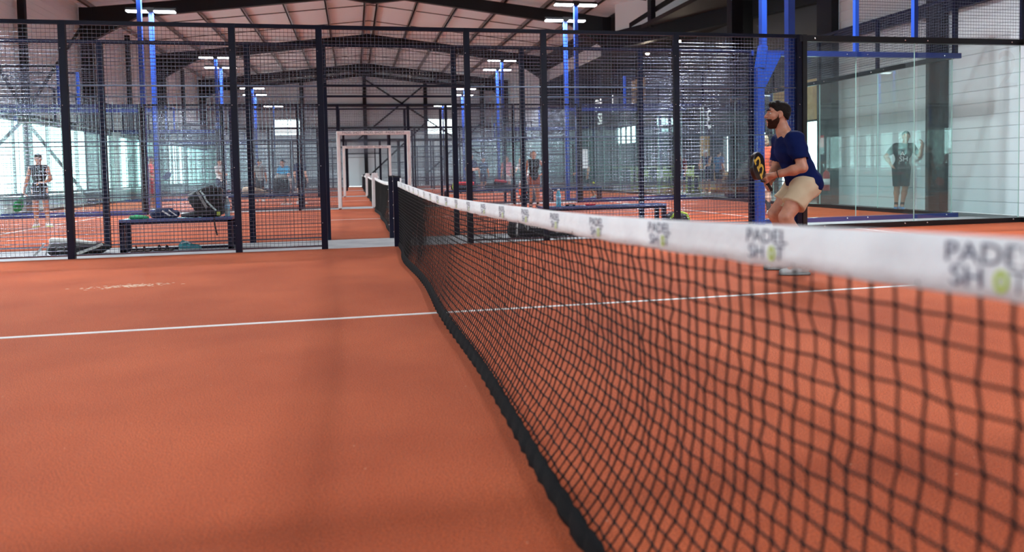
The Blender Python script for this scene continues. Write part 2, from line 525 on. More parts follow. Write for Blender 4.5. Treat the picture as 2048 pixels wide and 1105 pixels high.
# right wall (near stretch), then set back behind the club room
XR = 11.15
siding('wall_right', (XR, -4), (XR, 16.32), 0, 8.2, -1)
siding('wall_right.001', (10.75, 45), (10.75, 60), 0, 7.9, -1)
siding('wall_right.002', (10.75, 30.5), (10.75, 45), 6.25, 6.85, -1)
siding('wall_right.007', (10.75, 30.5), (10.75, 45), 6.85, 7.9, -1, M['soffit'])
siding('wall_right.003', (12.75, 23.8), (10.4, 30.0), 6.6, 9.2, 1)
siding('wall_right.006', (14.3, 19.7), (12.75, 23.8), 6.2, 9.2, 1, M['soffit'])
# gable wall
mb_h = [(4.6, 6.4, 4.0, 5.25), (15.6, 18.0, 4.0, 5.25)]
siding('wall_back', (LX, 59.8), (11.0, 59.8), 0, 9.2, -1, holes=[(10.75-6.4, 10.75-4.4, 4.0, 5.2), (10.75+5.0, 10.75+7.6, 4.0, 5.2)])
for k, (xa, xb) in enumerate(((-6.4, -4.4), (5.0, 7.6))):
    mb = MB(); mb.box((xa-0.05, 59.74, 3.93), (xb+0.05, 59.86, 4.02)); mb.box((xa-0.05, 59.74, 5.18), (xb+0.05, 59.86, 5.27))
    for x in (xa, (xa+xb)/2, xb): mb.box((x-0.03, 59.76, 4.0), (x+0.03, 59.86, 5.2))
    w = struct(mb.build('window_%d' % (wn+k), M['purlin']))
    mg = MB(); mg.box((xa, 59.80, 4.0), (xb, 59.81, 5.2)); mg.build('pane', M['wglass'], w)
siding('wall_front', (XR, -3.9), (LX, -3.9), 0, 8.7, -1)

# roof sheets, ribs across the hall
mb = MB()
y = -4.2; prof = []
while y < 60.2:
    prof += [(y, 0.0), (y+0.16, 0.0), (y+0.185, 0.04), (y+0.225, 0.04)]; y += 0.25
for xa, xb in ((LX-0.1, RX), (RX, 14.6)):
    vs = []; fs = []
    for (yy, dz) in prof:
        vs.append((xa, yy, rz_(xa)+0.20+dz)); vs.append((xb, yy, rz_(xb)+0.20+dz))
    for i in range(len(prof)-1):
        fs.append((2*i, 2*i+1, 2*i+3, 2*i+2))
    mb.add(vs, fs)
    mb.add([(xa, -4.2, rz_(xa)+0.32), (xb, -4.2, rz_(xb)+0.32), (xb, 60.2, rz_(xb)+0.32), (xa, 60.2, rz_(xa)+0.32)], [(0,1,2,3)])
struct(mb.build('ceiling', M['roof']))
# purlins
purlins = [-10.3, -8.6, -6.85, -5.1, -3.35, -1.6, 0.12, 0.68, 2.4, 4.15, 5.9, 7.65, 9.4, 11.1, 12.8]
for i, x in enumerate(purlins):
    mb = MB(); z = rz_(x)
    mb.box((x-0.03, -4, z+0.0), (x+0.03, 60, z+0.19)); mb.box((x-0.03, -4, z), (x+0.09, 60, z+0.02))
    struct(mb.build('roof_purlin', M['purlin']), 'steel roof purlin running the length of the hall')
# thin tie rods across
for y in [5.6 + 11.3*i for i in range(5)] + [1.9+11.3*i for i in range(6)]:
    mb = MB()
    mb.bar((LX, y, rz_(LX)+0.08), (RX, y, rz_(RX)+0.08), 0.035, 0.035); mb.bar((RX, y, rz_(RX)+0.08), (11, y, rz_(11)+0.08), 0.035, 0.035)
    struct(mb.build('roof_tie', M['steel']), 'thin tie rod between purlins')
# portal frames
for fy in (-2.3, 8.9+0.1, 20.3, 31.6, 42.9, 54.2):
    mb = MB()
    def raf(x0, x1, d0, d1):
        z0 = rz_(x0); z1 = rz_(x1); w = 0.11
        vs = []
        for yy in (fy-w, fy+w):
            vs += [(x0, yy, z0-d0), (x1, yy, z1-d1), (x1, yy, z1), (x0, yy, z0)]
        mb.add(vs, [(0,1,2,3),(7,6,5,4),(0,4,5,1),(1,5,6,2),(2,6,7,3),(3,7,4,0)])
    raf(-10.4, -8.6, 1.35, 0.52); raf(-8.6, RX-1.3, 0.52, 0.45); raf(RX-1.3, RX, 0.45, 0.78)
    raf(RX, RX+1.3, 0.78, 0.45); raf(RX+1.3, 8.8, 0.45, 0.52); raf(8.8, 10.4, 0.52, 1.35)
    mb.box((-10.65, fy-0.13, 0), (-10.2, fy+0.13, rz_(-10.4)))
    if fy > 30: mb.box((10.25, fy-0.13, 0), (10.65, fy+0.13, rz_(10.4)))
    elif fy > 20: mb.box((10.35, fy-0.15, 0), (10.7, fy+0.15, rz_(10.4)))
    struct(mb.build('portal_frame', M['steel']), 'dark steel portal frame spanning the hall')
# intermediate wall posts and braces on the left wall
for y in (3.3, 14.7, 26.0, 37.3, 48.6):
    mb = MB(); mb.box((-10.62, y-0.09, 0), (-10.42, y+0.09, 7.5)); struct(mb.build('wall_post', M['steel']))
for (a, b) in (((-10.55, 20.3, 6.9), (-10.55, 26.0, 3.1)), ((-10.55, 31.6, 6.9), (-10.55, 26.0, 3.1)), ((-10.6, 26.0, 2.9), (-10.6, 20.5, 0.3)),
               ((-10.6, 26.0, 2.9), (-10.6, 31.4, 0.3)), ((-10.55, 9.0, 6.9), (-10.55, 14.7, 3.1)), ((-10.55, 20.3, 6.9), (-10.55, 14.7, 3.1))):
    mb = MB(); mb.tube([a, b], 0.06, n=8); struct(mb.build('wall_brace', M['steel']))
# right wall columns
for y, w in ((1.5, 0.2), (7.1, 0.2), (13.0, 0.19), (16.6, 0.3)):
    mb = MB(); mb.box((XR-0.22, y-w, 0), (XR-0.02, y+w, 8.0))
    struct(mb.build('wall_column', M['steel']))
mb = MB(); mb.box((XR-0.16, 3, 3.98), (XR-0.03, 16.6, 4.24)); struct(mb.build('wall_rail', M['navy']))
mb = MB(); mb.bar((XR-0.1, 12.9, 4.3), (XR-0.1, 16.6, 7.4), 0.1, 0.14); mb.bar((XR-0.1, 12.6, 4.3), (XR-0.1, 7.2, 7.6), 0.1, 0.14)
struct(mb.build('wall_brace', M['steel']))
# gable posts and brace
for x in (-9.2, -4.3, 0.4, 5.1, 9.6):
    mb = MB(); mb.box((x-0.14, 59.4, 0), (x+0.14, 59.66, rz_(x)-0.05)); struct(mb.build('wall_post', M['steel']))
for a, b in (((0.4, 59.5, 8.3), (9.6, 59.5, 2.2)), ((5.1, 59.5, 7.9), (-0.2, 59.5, 3.6)), ((5.1, 59.45, 4.9), (0.4, 59.45, 0.6)), ((9.6, 59.45, 4.9), (5.1, 59.45, 0.9))):
    mb = MB(); mb.bar(a, b, 0.09, 0.12); struct(mb.build('wall_brace', M['steel']))
mb = MB(); mb.box((-10.6, 59.45, 6.15), (10.6, 59.6, 6.35)); mb.box((-10.6, 59.45, 4.5), (10.6, 59.6, 4.62)); mb.box((-10.6, 59.45, 3.55), (10.6, 59.6, 3.66))
mb.bar((-10.6, 59.5, rz_(-10.6)-0.1), (RX, 59.5, rz_(RX)-0.1), 0.2, 0.25); mb.bar((RX, 59.5, rz_(RX)-0.1), (10.6, 59.5, rz_(10.6)-0.1), 0.2, 0.25)
struct(mb.build('wall_rail', M['steel']))

# ------------------------------------------------------------------ club room on the right
mb = MB()
CW = [(20.6, 23.8, 0.0, 2.45), (24.6, 27.8, 0.5, 2.25), (37.4, 40.6, 2.3, 3.3)]
def wall_holes(mb, x0, x1, ya, yb, z0, z1, holes):
    y = ya
    for (a, b, h0, h1) in holes:
        mb.box((x0, y, z0), (x1, a, z1))
        if h0 > z0: mb.box((x0, a, z0), (x1, b, h0))
        mb.box((x0, a, h1), (x1, b, z1)); y = b
    mb.box((x0, y, z0), (x1, yb, z1))
wall_holes(mb, 14.0, 14.2, 16.9, 45.2, 0, 6.6, CW)
struct(mb.build('wall_right.004', M['dark_clad']))
mb = MB(); mb.box((XR, 16.85, 0), (14.2, 17.0, 8.2)); mb.box((10.75, 44.95, 0), (14.2, 45.1, 6.6)); struct(mb.build('wall_right.005', M['dark_clad']))
for k, (a, b, h0, h1) in enumerate(CW):
    mb = MB(); n_ = max(2, round((b-a)/0.9))
    for i in range(n_+1):
        y = a+(b-a)*i/n_; mb.box((14.02, y-0.03, h0), (14.12, y+0.03, h1))
    mb.box((14.02, a, h1-0.06), (14.12, b, h1)); mb.box((14.02, a, max(h0, 0.0)), (14.12, b, h0+0.06))
    w = struct(mb.build('window_%d' % (wn+2+k), M['black']))
    mg = MB(); mg.box((14.06, a, h0), (14.07, b, h1)); mg.build('pane', M['wglass'], w)
mb = MB(); mb.box((10.8, 17.1, 6.55), (14.2, 45.2, 6.7)); mb.box((XR, 17.1, 5.9), (14.0, 17.4, 6.6)); struct(mb.build('ceiling.001', M['soffit']))
mb = MB(); mb.bar((10.15, 30.6, 6.35), (13.95, 20.0, 6.35), 0.3, 0.72); struct(mb.build('ceiling_beam', M['steel']), 'deep dark beam over the club room')
mb = MB(); mb.box((12.3, 23.1, 0), (12.7, 23.5, 8.2)); struct(mb.build('wall_column', M['steel']))
mb = MB()
mb.bar((10.5, 29.6, 6.7), (12.6, 23.6, 8.2), 0.12, 0.2); mb.box((10.95, 27.7, 6.5), (11.3, 28.05, 8.4))
mb.bar((13.6, 20.9, 6.7), (12.3, 24.5, 8.2), 0.12, 0.2)
struct(mb.build('wall_brace', M['steel']))
# ground outside the windows
mb = MB(); mb.box((-60, -20, -0.35), (-11.3, 90, -0.3)); mb.box((14.5, -20, -0.35), (60, 90, -0.3))
struct(mb.build('outside_ground', mat('pale_ground', (0.55, 0.56, 0.55), 0.9)))

def panel(name, label, cat, a, b, m, bevel=0.0, group=None):
    mb = MB(); mb.box(a, b); o = mb.build(name, m, bevel=bevel); tag(o, label, cat, group); return o
panel('wall_board', 'tall yellow wood board on the dark wall, above the red extinguisher', 'board', (13.94, 21.15, 2.45), (13.99, 21.95, 3.75), M['wood'])
panel('wall_board', 'yellow wood board on the dark wall just behind the head of the player in navy', 'board', (13.94, 23.05, 2.5), (13.99, 23.95, 3.7), M['wood'])
panel('wall_board', 'pale slatted wood board high on the dark wall, left of the white digit three', 'board', (13.94, 35.9, 4.4), (13.99, 37.7, 5.6), M['wood'])
panel('wall_board', 'narrow yellow wood board low on the dark wall by the seated club guests', 'board', (13.94, 28.9, 0.9), (13.99, 29.7, 2.3), M['wood'])
panel('notice_or_reflection', 'small white notice on the dark wall above the yellow boards', 'notice', (13.93, 22.2, 3.32), (13.945, 22.6, 3.55), M['white'])
panel('notice_or_reflection', 'white poster taped to the club window beside the exit', 'notice', (13.98, 21.75, 0.62), (13.995, 22.35, 1.05), M['white'])
# exit sign
t = thing('exit_sign', 'small green and white emergency exit sign beside the tall yellow board', 'sign', (13.9, 20.95, 2.95))
mb = MB(); mb.box((-0.02, -0.2, 0), (0.02, 0.2, 0.22)); mb.build('sign_box', mat('exit_green', (0.02, 0.30, 0.14), 0.4, emit=(0.1, 0.8, 0.4), estr=0.6), t)
mb = MB(); mb.box((-0.03, -0.15, 0.09), (-0.021, -0.02, 0.13)); mb.add([(-0.03, -0.01, 0.05), (-0.03, -0.01, 0.17), (-0.03, 0.06, 0.11)], [(0, 1, 2)]); mb.box((-0.03, 0.09, 0.04), (-0.021, 0.16, 0.18)); mb.build('arrow', M['white'], t)
t.rotation_euler = (0, 0, 0)
# warm downlights under the dark ceiling
for i, (x, y, z) in enumerate(((11.6, 21.97, 5.33), (11.6, 26.6, 5.77), (11.6, 29.7, 5.78), (11.6, 22.3, 4.62), (11.6, 34.8, 5.42))):
    lab = ['uppermost warm downlight near the dark column', 'warm downlight above the fourth fence post', 'warm downlight over the narrow fence post by the glass', 'warm downlight low beside the blue pole', 'farthest warm downlight over the club sign'][i]
    t = thing('ceiling_light', lab, 'light', (x, y, z), group='warm downlights over the club room')
    mb = MB(); mb.lathe([(0.07, 0.0), (0.10, 0.02), (0.10, 0.12), (0.06, 0.14)], n=16); mb.tube([(0, 0, 0.13), (0, 0, 6.56-z)], 0.012, n=6); mb.build('housing', M['black'], t)
    mb = MB(); mb.ball((0, 0, 0.0), (0.085, 0.085, 0.06), n=8); mb.build('bulb', M['warm'], t)
    l = bpy.data.lights.new('bulb_light', 'POINT'); l.energy = 35; l.color = (1, 0.82, 0.62); l.shadow_soft_size = 0.08
    lo = bpy.data.objects.new('bulb_light', l); C.objects.link(lo); lo.parent = t; lo.location = (0, 0, -0.12)

# ------------------------------------------------------------------ court enclosures
H = 2.92
def wire_grid(mb, p0, p1, z0, z1, axis, step=0.05):
    """welded wire mesh in the plane axis ('x' runs along X, 'y' along Y); p0, p1 = run, fixed coordinate 0"""
    n = max(1, round((p1-p0)/step)); nz = max(1, round((z1-z0)/step))
    def pt(s, z, o): return (s, o, z) if axis == 'x' else (o, s, z)
    rv, rh = 0.0022, 0.0036
    for i in range(1, n):
        s = p0+(p1-p0)*i/n
        vs = []
        for z in (z0, z1):
            for k in range(4):
                a = math.pi/2*k; q = pt(s+rv*math.cos(a), z, rv*math.sin(a)); vs.append(q)
        mb.add(vs, [(k, (k+1) % 4, 4+(k+1) % 4, 4+k) for k in range(4)], None, True)
    for i in range(nz+1):
        z = z0+(z1-z0)*i/nz; dz = (random.random()-0.5)*0.004
        vs = []
        for s in (p0, p1):
            for k in range(6):
                a = math.pi/3*k; vs.append(pt(s, z+dz+rh*math.sin(a), rh*math.cos(a)+0.004))
        mb.add(vs, [(k, (k+1) % 6, 6+(k+1) % 6, 6+k) for k in range(6)], None, True)

PX = {1: 0.975, 2: 2.055, 4: 4.03, 6: 6.0}
def px(x): return PX[abs(x)]*(1 if x > 0 else -1)
def side_fence(Y, label, group='side fences of the courts', railm='black'):
    t = thing('court_fence', label, 'fence', (0, Y, 0), 0, group)
    for x in (-6, -4, -2, -1, 1, 2, 4, 6):
        six = abs(x) == 6; x = px(x); w = 0.04; mb = MB(); mb.box((x-w, -0.03, 0), (x+w, 0.03, H+0.02))
        for z in (0.35, 1.1, 1.9, 2.6):
            mb.ball((x-w*0.5, -0.032, z), 0.006, M['bolt'], 5) if not six else mb.ball((x, -0.032, z), 0.007, M['bolt'], 5)
        if M['navy'] not in mb.ms: mb.ms.append(M['navy'])
        mb.mi = [mb.ms.index(M['navy']) if i < 6 else k for i, k in enumerate(mb.mi)]
        mb.build('post', None, t)
        if six:
            mb = MB(); mb.box((x+0.045*np.sign(x), -0.045, 0), (x+0.115*np.sign(x), 0.045, H+0.02)); mb.build('glass_frame', M['black'], t)
    for xa, xb in ((-6, -4), (-4, -2), (-2, -1), (1, 2), (2, 4), (4, 6)):
        xa, xb = px(xa), px(xb)
        mb = MB(); wire_grid(mb, xa+0.035, xb-0.035, 0.05, H-0.03, 'x')
        for z in (0.04, 0.75, 1.45, 2.15): mb.box((xa, -0.008, z-0.008), (xb, 0.008, z+0.008))
        mb.build('mesh_panel', M['wire'], t)
    mb = MB(); wire_grid(mb, -0.96, 0.96, 2.2, H-0.03, 'x'); mb.build('mesh_panel', M['wire'], t)
    mb = MB(); mb.box((-1, -0.015, 2.14), (1, 0.015, 2.17)); mb.build('door_header', M['navy'], t)
    mb = MB(); mb.box((-6, -0.025, H-0.03), (6, 0.025, H+0.02)); mb.build('top_rail', M['navy'], t)
    for sx in (-1, 1):
        for k in (0, 1):
            xa, xb = sx*(6.115+1.945*k), sx*(6.055+1.945*(k+1))
            mb = MB(); mb.box((xa, -0.006, 0.05), (xb, 0.006, H-0.06), M['glass'])
            mb.box((xb-0.004, -0.0062, 0.05), (xb+0.004, 0.0062, H-0.06), M['edge']); mb.build('glass_panel', None, t)
        mb = MB(); mb.box((sx*6.0, -0.04, H-0.08), (sx*10.1, 0.04, H+0.01), M[railm])
        for x in (6.25, 7.8, 8.2, 9.75): mb.ball((sx*x, -0.042, H-0.04), 0.012, M['bolt'], 5)
        mb.build('glass_rail', None, t)
        mb = MB(); mb.box((sx*6.0, -0.05, 0.0), (sx*10.05, 0.05, 0.075), M[railm])
        for x in (6.4, 7.8, 8.2, 9.8): mb.ball((sx*x, -0.052, 0.05), 0.014, M['bolt'], 5)
        mb.build('base_beam', None, t)
        mb = MB(); wire_grid(mb, min(sx*8.03, sx*9.96), max(sx*8.03, sx*9.96), H+0.03, 3.9, 'x'); mb.build('mesh_panel', M['wire'], t)
        for x in (8.0, 10.0):
            mb = MB(); w = 0.035
            mb.box((sx*x-w, -w, H), (sx*x+w, w, 3.95)); mb.build('post', M['blue'] if x == 8 else M['navy'], t)
        mb = MB(); mb.box((sx*8, -0.02, 3.9), (sx*10, 0.02, 3.95)); mb.build('top_rail', M['navy'], t)
    return t
f0 = side_fence(0, 'navy mesh side fence of the nearest court, on the photographer\'s side')
names = ['long navy mesh fence just beyond the near net post, nearest in the photo', 'navy mesh fence directly behind the nearest one, across the bench strip',
         'navy mesh fence on the far side of the second court, with white padded doorway', 'navy mesh fence just behind the first white padded doorway',
         'navy mesh fence around the second, smaller white padded doorway', 'navy mesh fence just beyond the smaller white padded doorway',
         'distant navy mesh fence at the end of the fourth court', 'distant navy mesh fence where the fifth court begins', 'farthest navy mesh fence, close to the back wall']
dup(f0, (0, 10, 0), 0, names[0])
f1 = side_fence(11.4, names[1], railm='railblue')
for Y, l in zip((21.4, 22.8, 32.8, 34.2, 44.2, 45.6, 55.6), names[2:]): dup(f1, (0, Y, 0), 0, l)

def back_wall(label, sx, loc):
    t = thing('glass_wall', label, 'glass wall', loc, 0, 'glass end walls of the courts')
    for k in range(5):
        mb = MB(); ya, yb = 0.06+1.976*k, 0.06+1.976*(k+1)-0.01
        mb.box((-0.006, ya, 0.05), (0.006, yb, H-0.06), M['glass']); mb.box((-0.0062, yb-0.004, 0.05), (0.0062, yb+0.004, H-0.06), M['edge'])
        mb.build('glass_panel', None, t)
        mb = MB(); wire_grid(mb, ya, yb, H+0.03, 3.9, 'y'); mb.build('mesh_panel', M['wire'], t)
        if k: mb = MB(); mb.box((-0.03, ya-0.03, H), (0.03, ya+0.03, 3.93)); mb.build('post', M['navy'], t)
    mb = MB(); mb.box((-0.04, 0.0, H-0.08), (0.04, 10, H+0.01), M['black'])
    for k in range(5):
        for y in (0.2, 1.8): mb.ball((-0.042, 1.976*k+y, H-0.04), 0.014, M['bolt'], 5)
    mb.build('glass_rail', None, t)
    mb = MB(); mb.box((-0.05, 0, 0), (0.05, 10, 0.075)); mb.build('base_beam', M['black'], t)
    mb = MB(); mb.box((-0.02, 0, 3.9), (0.02, 10, 3.95)); mb.build('top_rail', M['navy'], t)
    return t
b0 = None
ordn = ['first', 'second', 'third', 'fourth', 'fifth']
for i, (a, b) in enumerate(COURTS):
    for sx, sd in ((-1, 'window'), (1, 'club room')):
        l = 'glass end wall of the %s court counted from the camera, on the %s side' % (ordn[i], sd)
        if b0 is None: b0 = back_wall(l, sx, (sx*10, a, 0))
        else: dup(b0, (sx*10, a, 0), 0, l)

# court numbers on the glass
def decal(name, label, cat, s, size, loc, R, m, parent=None, sc=(1, 1)):
    vs, fs = text_mesh(s, size)
    mb = MB(); mb.add([R @ Vector((v.x*sc[0], v.y*sc[1], 0)) for v in vs], fs)
    o = mb.build(name, m, parent); o.location = loc
    if label: tag(o, label, cat)
    return o
RYZ = Matrix(((0, 0, 1), (1, 0, 0), (0, 1, 0)))      # reads from the outside (+X)
decal('court_number', 'large white digit three on the glass of the second court, seen mirrored', 'number', '3', 0.82, (10.02, 21.0, 2.40), RYZ, M['white'])
frost = glass_material('frosted_ink', (0.93, 0.97, 0.97), 1.5)
frost2 = mat('frost', (0.8, 0.85, 0.85), 0.8)
mixm = bpy.data.materials.new('frosted'); mixm.use_nodes = True
nt = mixm.node_tree; nt.nodes.clear()
o_ = nt.nodes.new('ShaderNodeOutputMaterial'); a_ = nt.nodes.new('ShaderNodeBsdfTransparent'); b_ = nt.nodes.new('ShaderNodeBsdfDiffuse'); c_ = nt.nodes.new('ShaderNodeMixShader')
c_.inputs[0].default_value = 0.11; b_.inputs[0].default_value = (0.9, 0.95, 0.95, 1)
nt.links.new(a_.outputs[0], c_.inputs[1]); nt.links.new(b_.outputs[0], c_.inputs[2]); nt.links.new(c_.outputs[0], o_.inputs[0])
RXZ = Matrix(((1, 0, 0), (0, 0, -1), (0, 1, 0)))
decal('court_number', 'faint frosted digit two high on the nearest side glass', 'number', '2', 0.85, (9.7, 9.98, 2.42), RXZ, mixm)
panel('notice_or_reflection', 'blank white sheet on the glass in front of the capped player\'s face', 'notice', (6.32, 22.75, 1.02), (6.72, 22.76, 1.62), M['white'])  # white reflection in the glass, built as a solid white sheet

# club sign
t = thing('club_sign', 'white lettered PADEL SHOT sign with green ball letter, high on the dark wall', 'sign', (13.93, 42.0, 4.35))
M['signwhite'] = mat('sign_white', (0.9, 0.9, 0.9), 0.5, emit=(1, 1, 1), estr=1.6); M['signlime'] = mat('sign_lime', (0.5, 0.7, 0.1), 0.5, emit=(0.45, 0.9, 0.1), estr=1.2)
for s, z, m, dy in (('PADEL', 0.42, M['signwhite'], 0), ('SH', -0.42, M['signwhite'], 0.62), ('O', -0.42, M['signlime'], -0.42), ('T', -0.42, M['signwhite'], -1.05)):
    vs, fs = text_mesh(s, 1.05, 0.02)
    mb = MB(); mb.add([(-v.z*1 - 0.02, -v.x*1.15, v.y*0.95) for v in vs], fs)
    o = mb.build('lettering', m, t); o.location = (0, dy, z)

# ------------------------------------------------------------------ light poles
def lamp(label, loc, bend=0.0, hz=0.0, dim=1.0):
    h0 = 5.96+hz; dz = h0-6.0
    t = thing('light_pole', label, 'lamp', loc, 0, 'blue court light poles')
    mb = MB()
    if bend:
        mb.box((-0.06, -0.06, 0), (0.06, 0.06, 2.62)); mb.box((-0.045+bend, -0.05, 2.8), (0.045+bend, 0.05, h0)); mb.hull([(0.05, y, z) for y in (-0.02, 0.02) for z in (2.2, 2.86)]+[(0.38, y, z) for y in (-0.02, 0.02) for z in (2.80, 2.86)]+[(0.12, y, 2.62) for y in (-0.02, 0.02)])
        mb.bar((0, 0, 2.60), (bend, 0, 2.98), 0.12, 0.12, upv=(0, 1, 0))
        if bend > 0.2: mb.hull([(-0.02, -0.03, 1.9), (-0.02, 0.03, 1.9), (-0.02, -0.03, 2.88), (-0.02, 0.03, 2.88), (bend+0.22, -0.03, 2.88), (bend+0.22, 0.03, 2.88), (bend, -0.03, 2.6), (bend, 0.03, 2.6)])
    else: mb.box((-0.055, -0.055, 0), (0.055, 0.055, h0))
    mb.build('pole', M['blue'], t)
    mb = MB(); mb.box((bend-0.65, -0.03, 5.98+dz), (bend+0.65, 0.03, 6.02+dz)); mb.box((bend-0.1, -0.1, 5.9+dz), (bend+0.1, 0.1, 6.02+dz)); mb.build('arm', M['black'], t)
    for sx in (-1, 1):
        mb = MB(); mb.box((bend+sx*0.08, -0.11, 5.93+dz), (bend+sx*0.64, 0.11, 5.98+dz)); h = mb.build('lamp_housing', M['black'], t)
        mb = MB(); mb.box((bend+sx*0.09, -0.10, 5.895+dz), (bend+sx*0.63, 0.10, 5.93+dz)); mb.build('led_panel', M['led'], h)
        l = bpy.data.lights.new('led_light', 'AREA'); l.shape = 'RECTANGLE'; l.size = 0.54; l.size_y = 0.2; l.energy = LAMP_POWER*dim; l.color = (0.89, 0.95, 1.0)
        l.spread = math.radians(152)
        lo = bpy.data.objects.new('led_light', l); C.objects.link(lo); lo.parent = h; lo.location = (bend+sx*0.36, 0, 5.89+dz)
    return t
l0 = lamp('blue light pole beyond the near net post, its top out of frame, beside the player', (5.93, 10.12, 0))
lw = lamp('blue light pole of the nearest court, on the window side', (-6.35, 10.12, 0), dim=0.8)
lamp('thick blue light pole with a gusset, behind the racket of the player in navy', (6.08, 11.26, 0), 0.07)
dup(lw, (-6.6, 11.26, 0), 0, 'blue light pole of the second court, on the window side')
l1 = lamp('lower blue light pole of the third court on the club room side', (6.02, 22.66, 0), 0, -0.24)
for Y, d in ((0.0-0.12, 'beside the photographer at the nearest fence'), (-1.9, 'behind the photographer'), (21.52, 'at the far side of the second court'), (22.66, 'at the near side of the third court'),
          (32.92, 'at the far side of the third court'), (34.06, 'at the near side of the fourth court'), (44.32, 'at the far side of the fourth court'), (45.46, 'at the near side of the fifth court'), (55.74, 'at the far side of the fifth court')):
    if abs(Y-22.66) < 0.01: dup(l1, (-6.0, Y, 0), 0, 'lower blue light pole of the third court on the window side'); continue
    src = l1 if ('at the near side' in d) else l0
    dup(lw if Y < 1 else src, (-6.02, Y, 0), 0, 'blue light pole on the window side, ' + d)
    dup(src, (6.02, Y, 0), 0, 'blue light pole on the club room side, ' + d)

# ------------------------------------------------------------------ nets
TX = [(0.0, 0.0, 0.915), (0.25, 0.10, 0.905), (0.445, 0.16, 0.900), (0.6, 0.16, 0.895), (0.77, 0.16, 0.888), (0.91, 0.16, 0.883), (1.165, 0.16, 0.872), (1.416, 0.16, 0.862), (1.94, 0.16, 0.844),
      (2.51, 0.16, 0.831), (2.88, 0.16, 0.826), (3.5, 0.149, 0.816), (4.05, 0.136, 0.808), (4.77, 0.12, 0.801), (5.77, 0.097, 0.797), (7.24, 0.063, 0.818), (8.6, 0.03, 0.845), (9.93, 0.0, 0.875)]
TXa = np.array(TX)
def top_at(y):
    y = min(max(y, 0), 9.93); return float(np.interp(y, TXa[:, 0], TXa[:, 1])), float(np.interp(y, TXa[:, 0], TXa[:, 2]))
TAPE = 0.070
def bot_at(y):
    return 0.012*math.sin(y*2.1+1)*min(1, y)*min(1, (9.93-y)*2) - (0.045*math.exp(-((y-8.3)/0.9)**2))
def net_pt(y, s):
    """s: 0 under the tape, 1 at the ground"""
    tx, tz = top_at(y); bx = bot_at(y); z0 = tz-TAPE*0.9
    x = tx*(1-s**3)+bx*s**3 + (0.002+0.010/(1+math.exp((y-4)*1.5)))*math.sin(y*3.3+s*2)*math.sin(math.pi*s) + 0.02*math.sin(math.pi*s)*math.exp(-((y-1.8)/1.2)**2)
    z = z0*(1-s)+0.03*s
    return Vector((x, y, z))
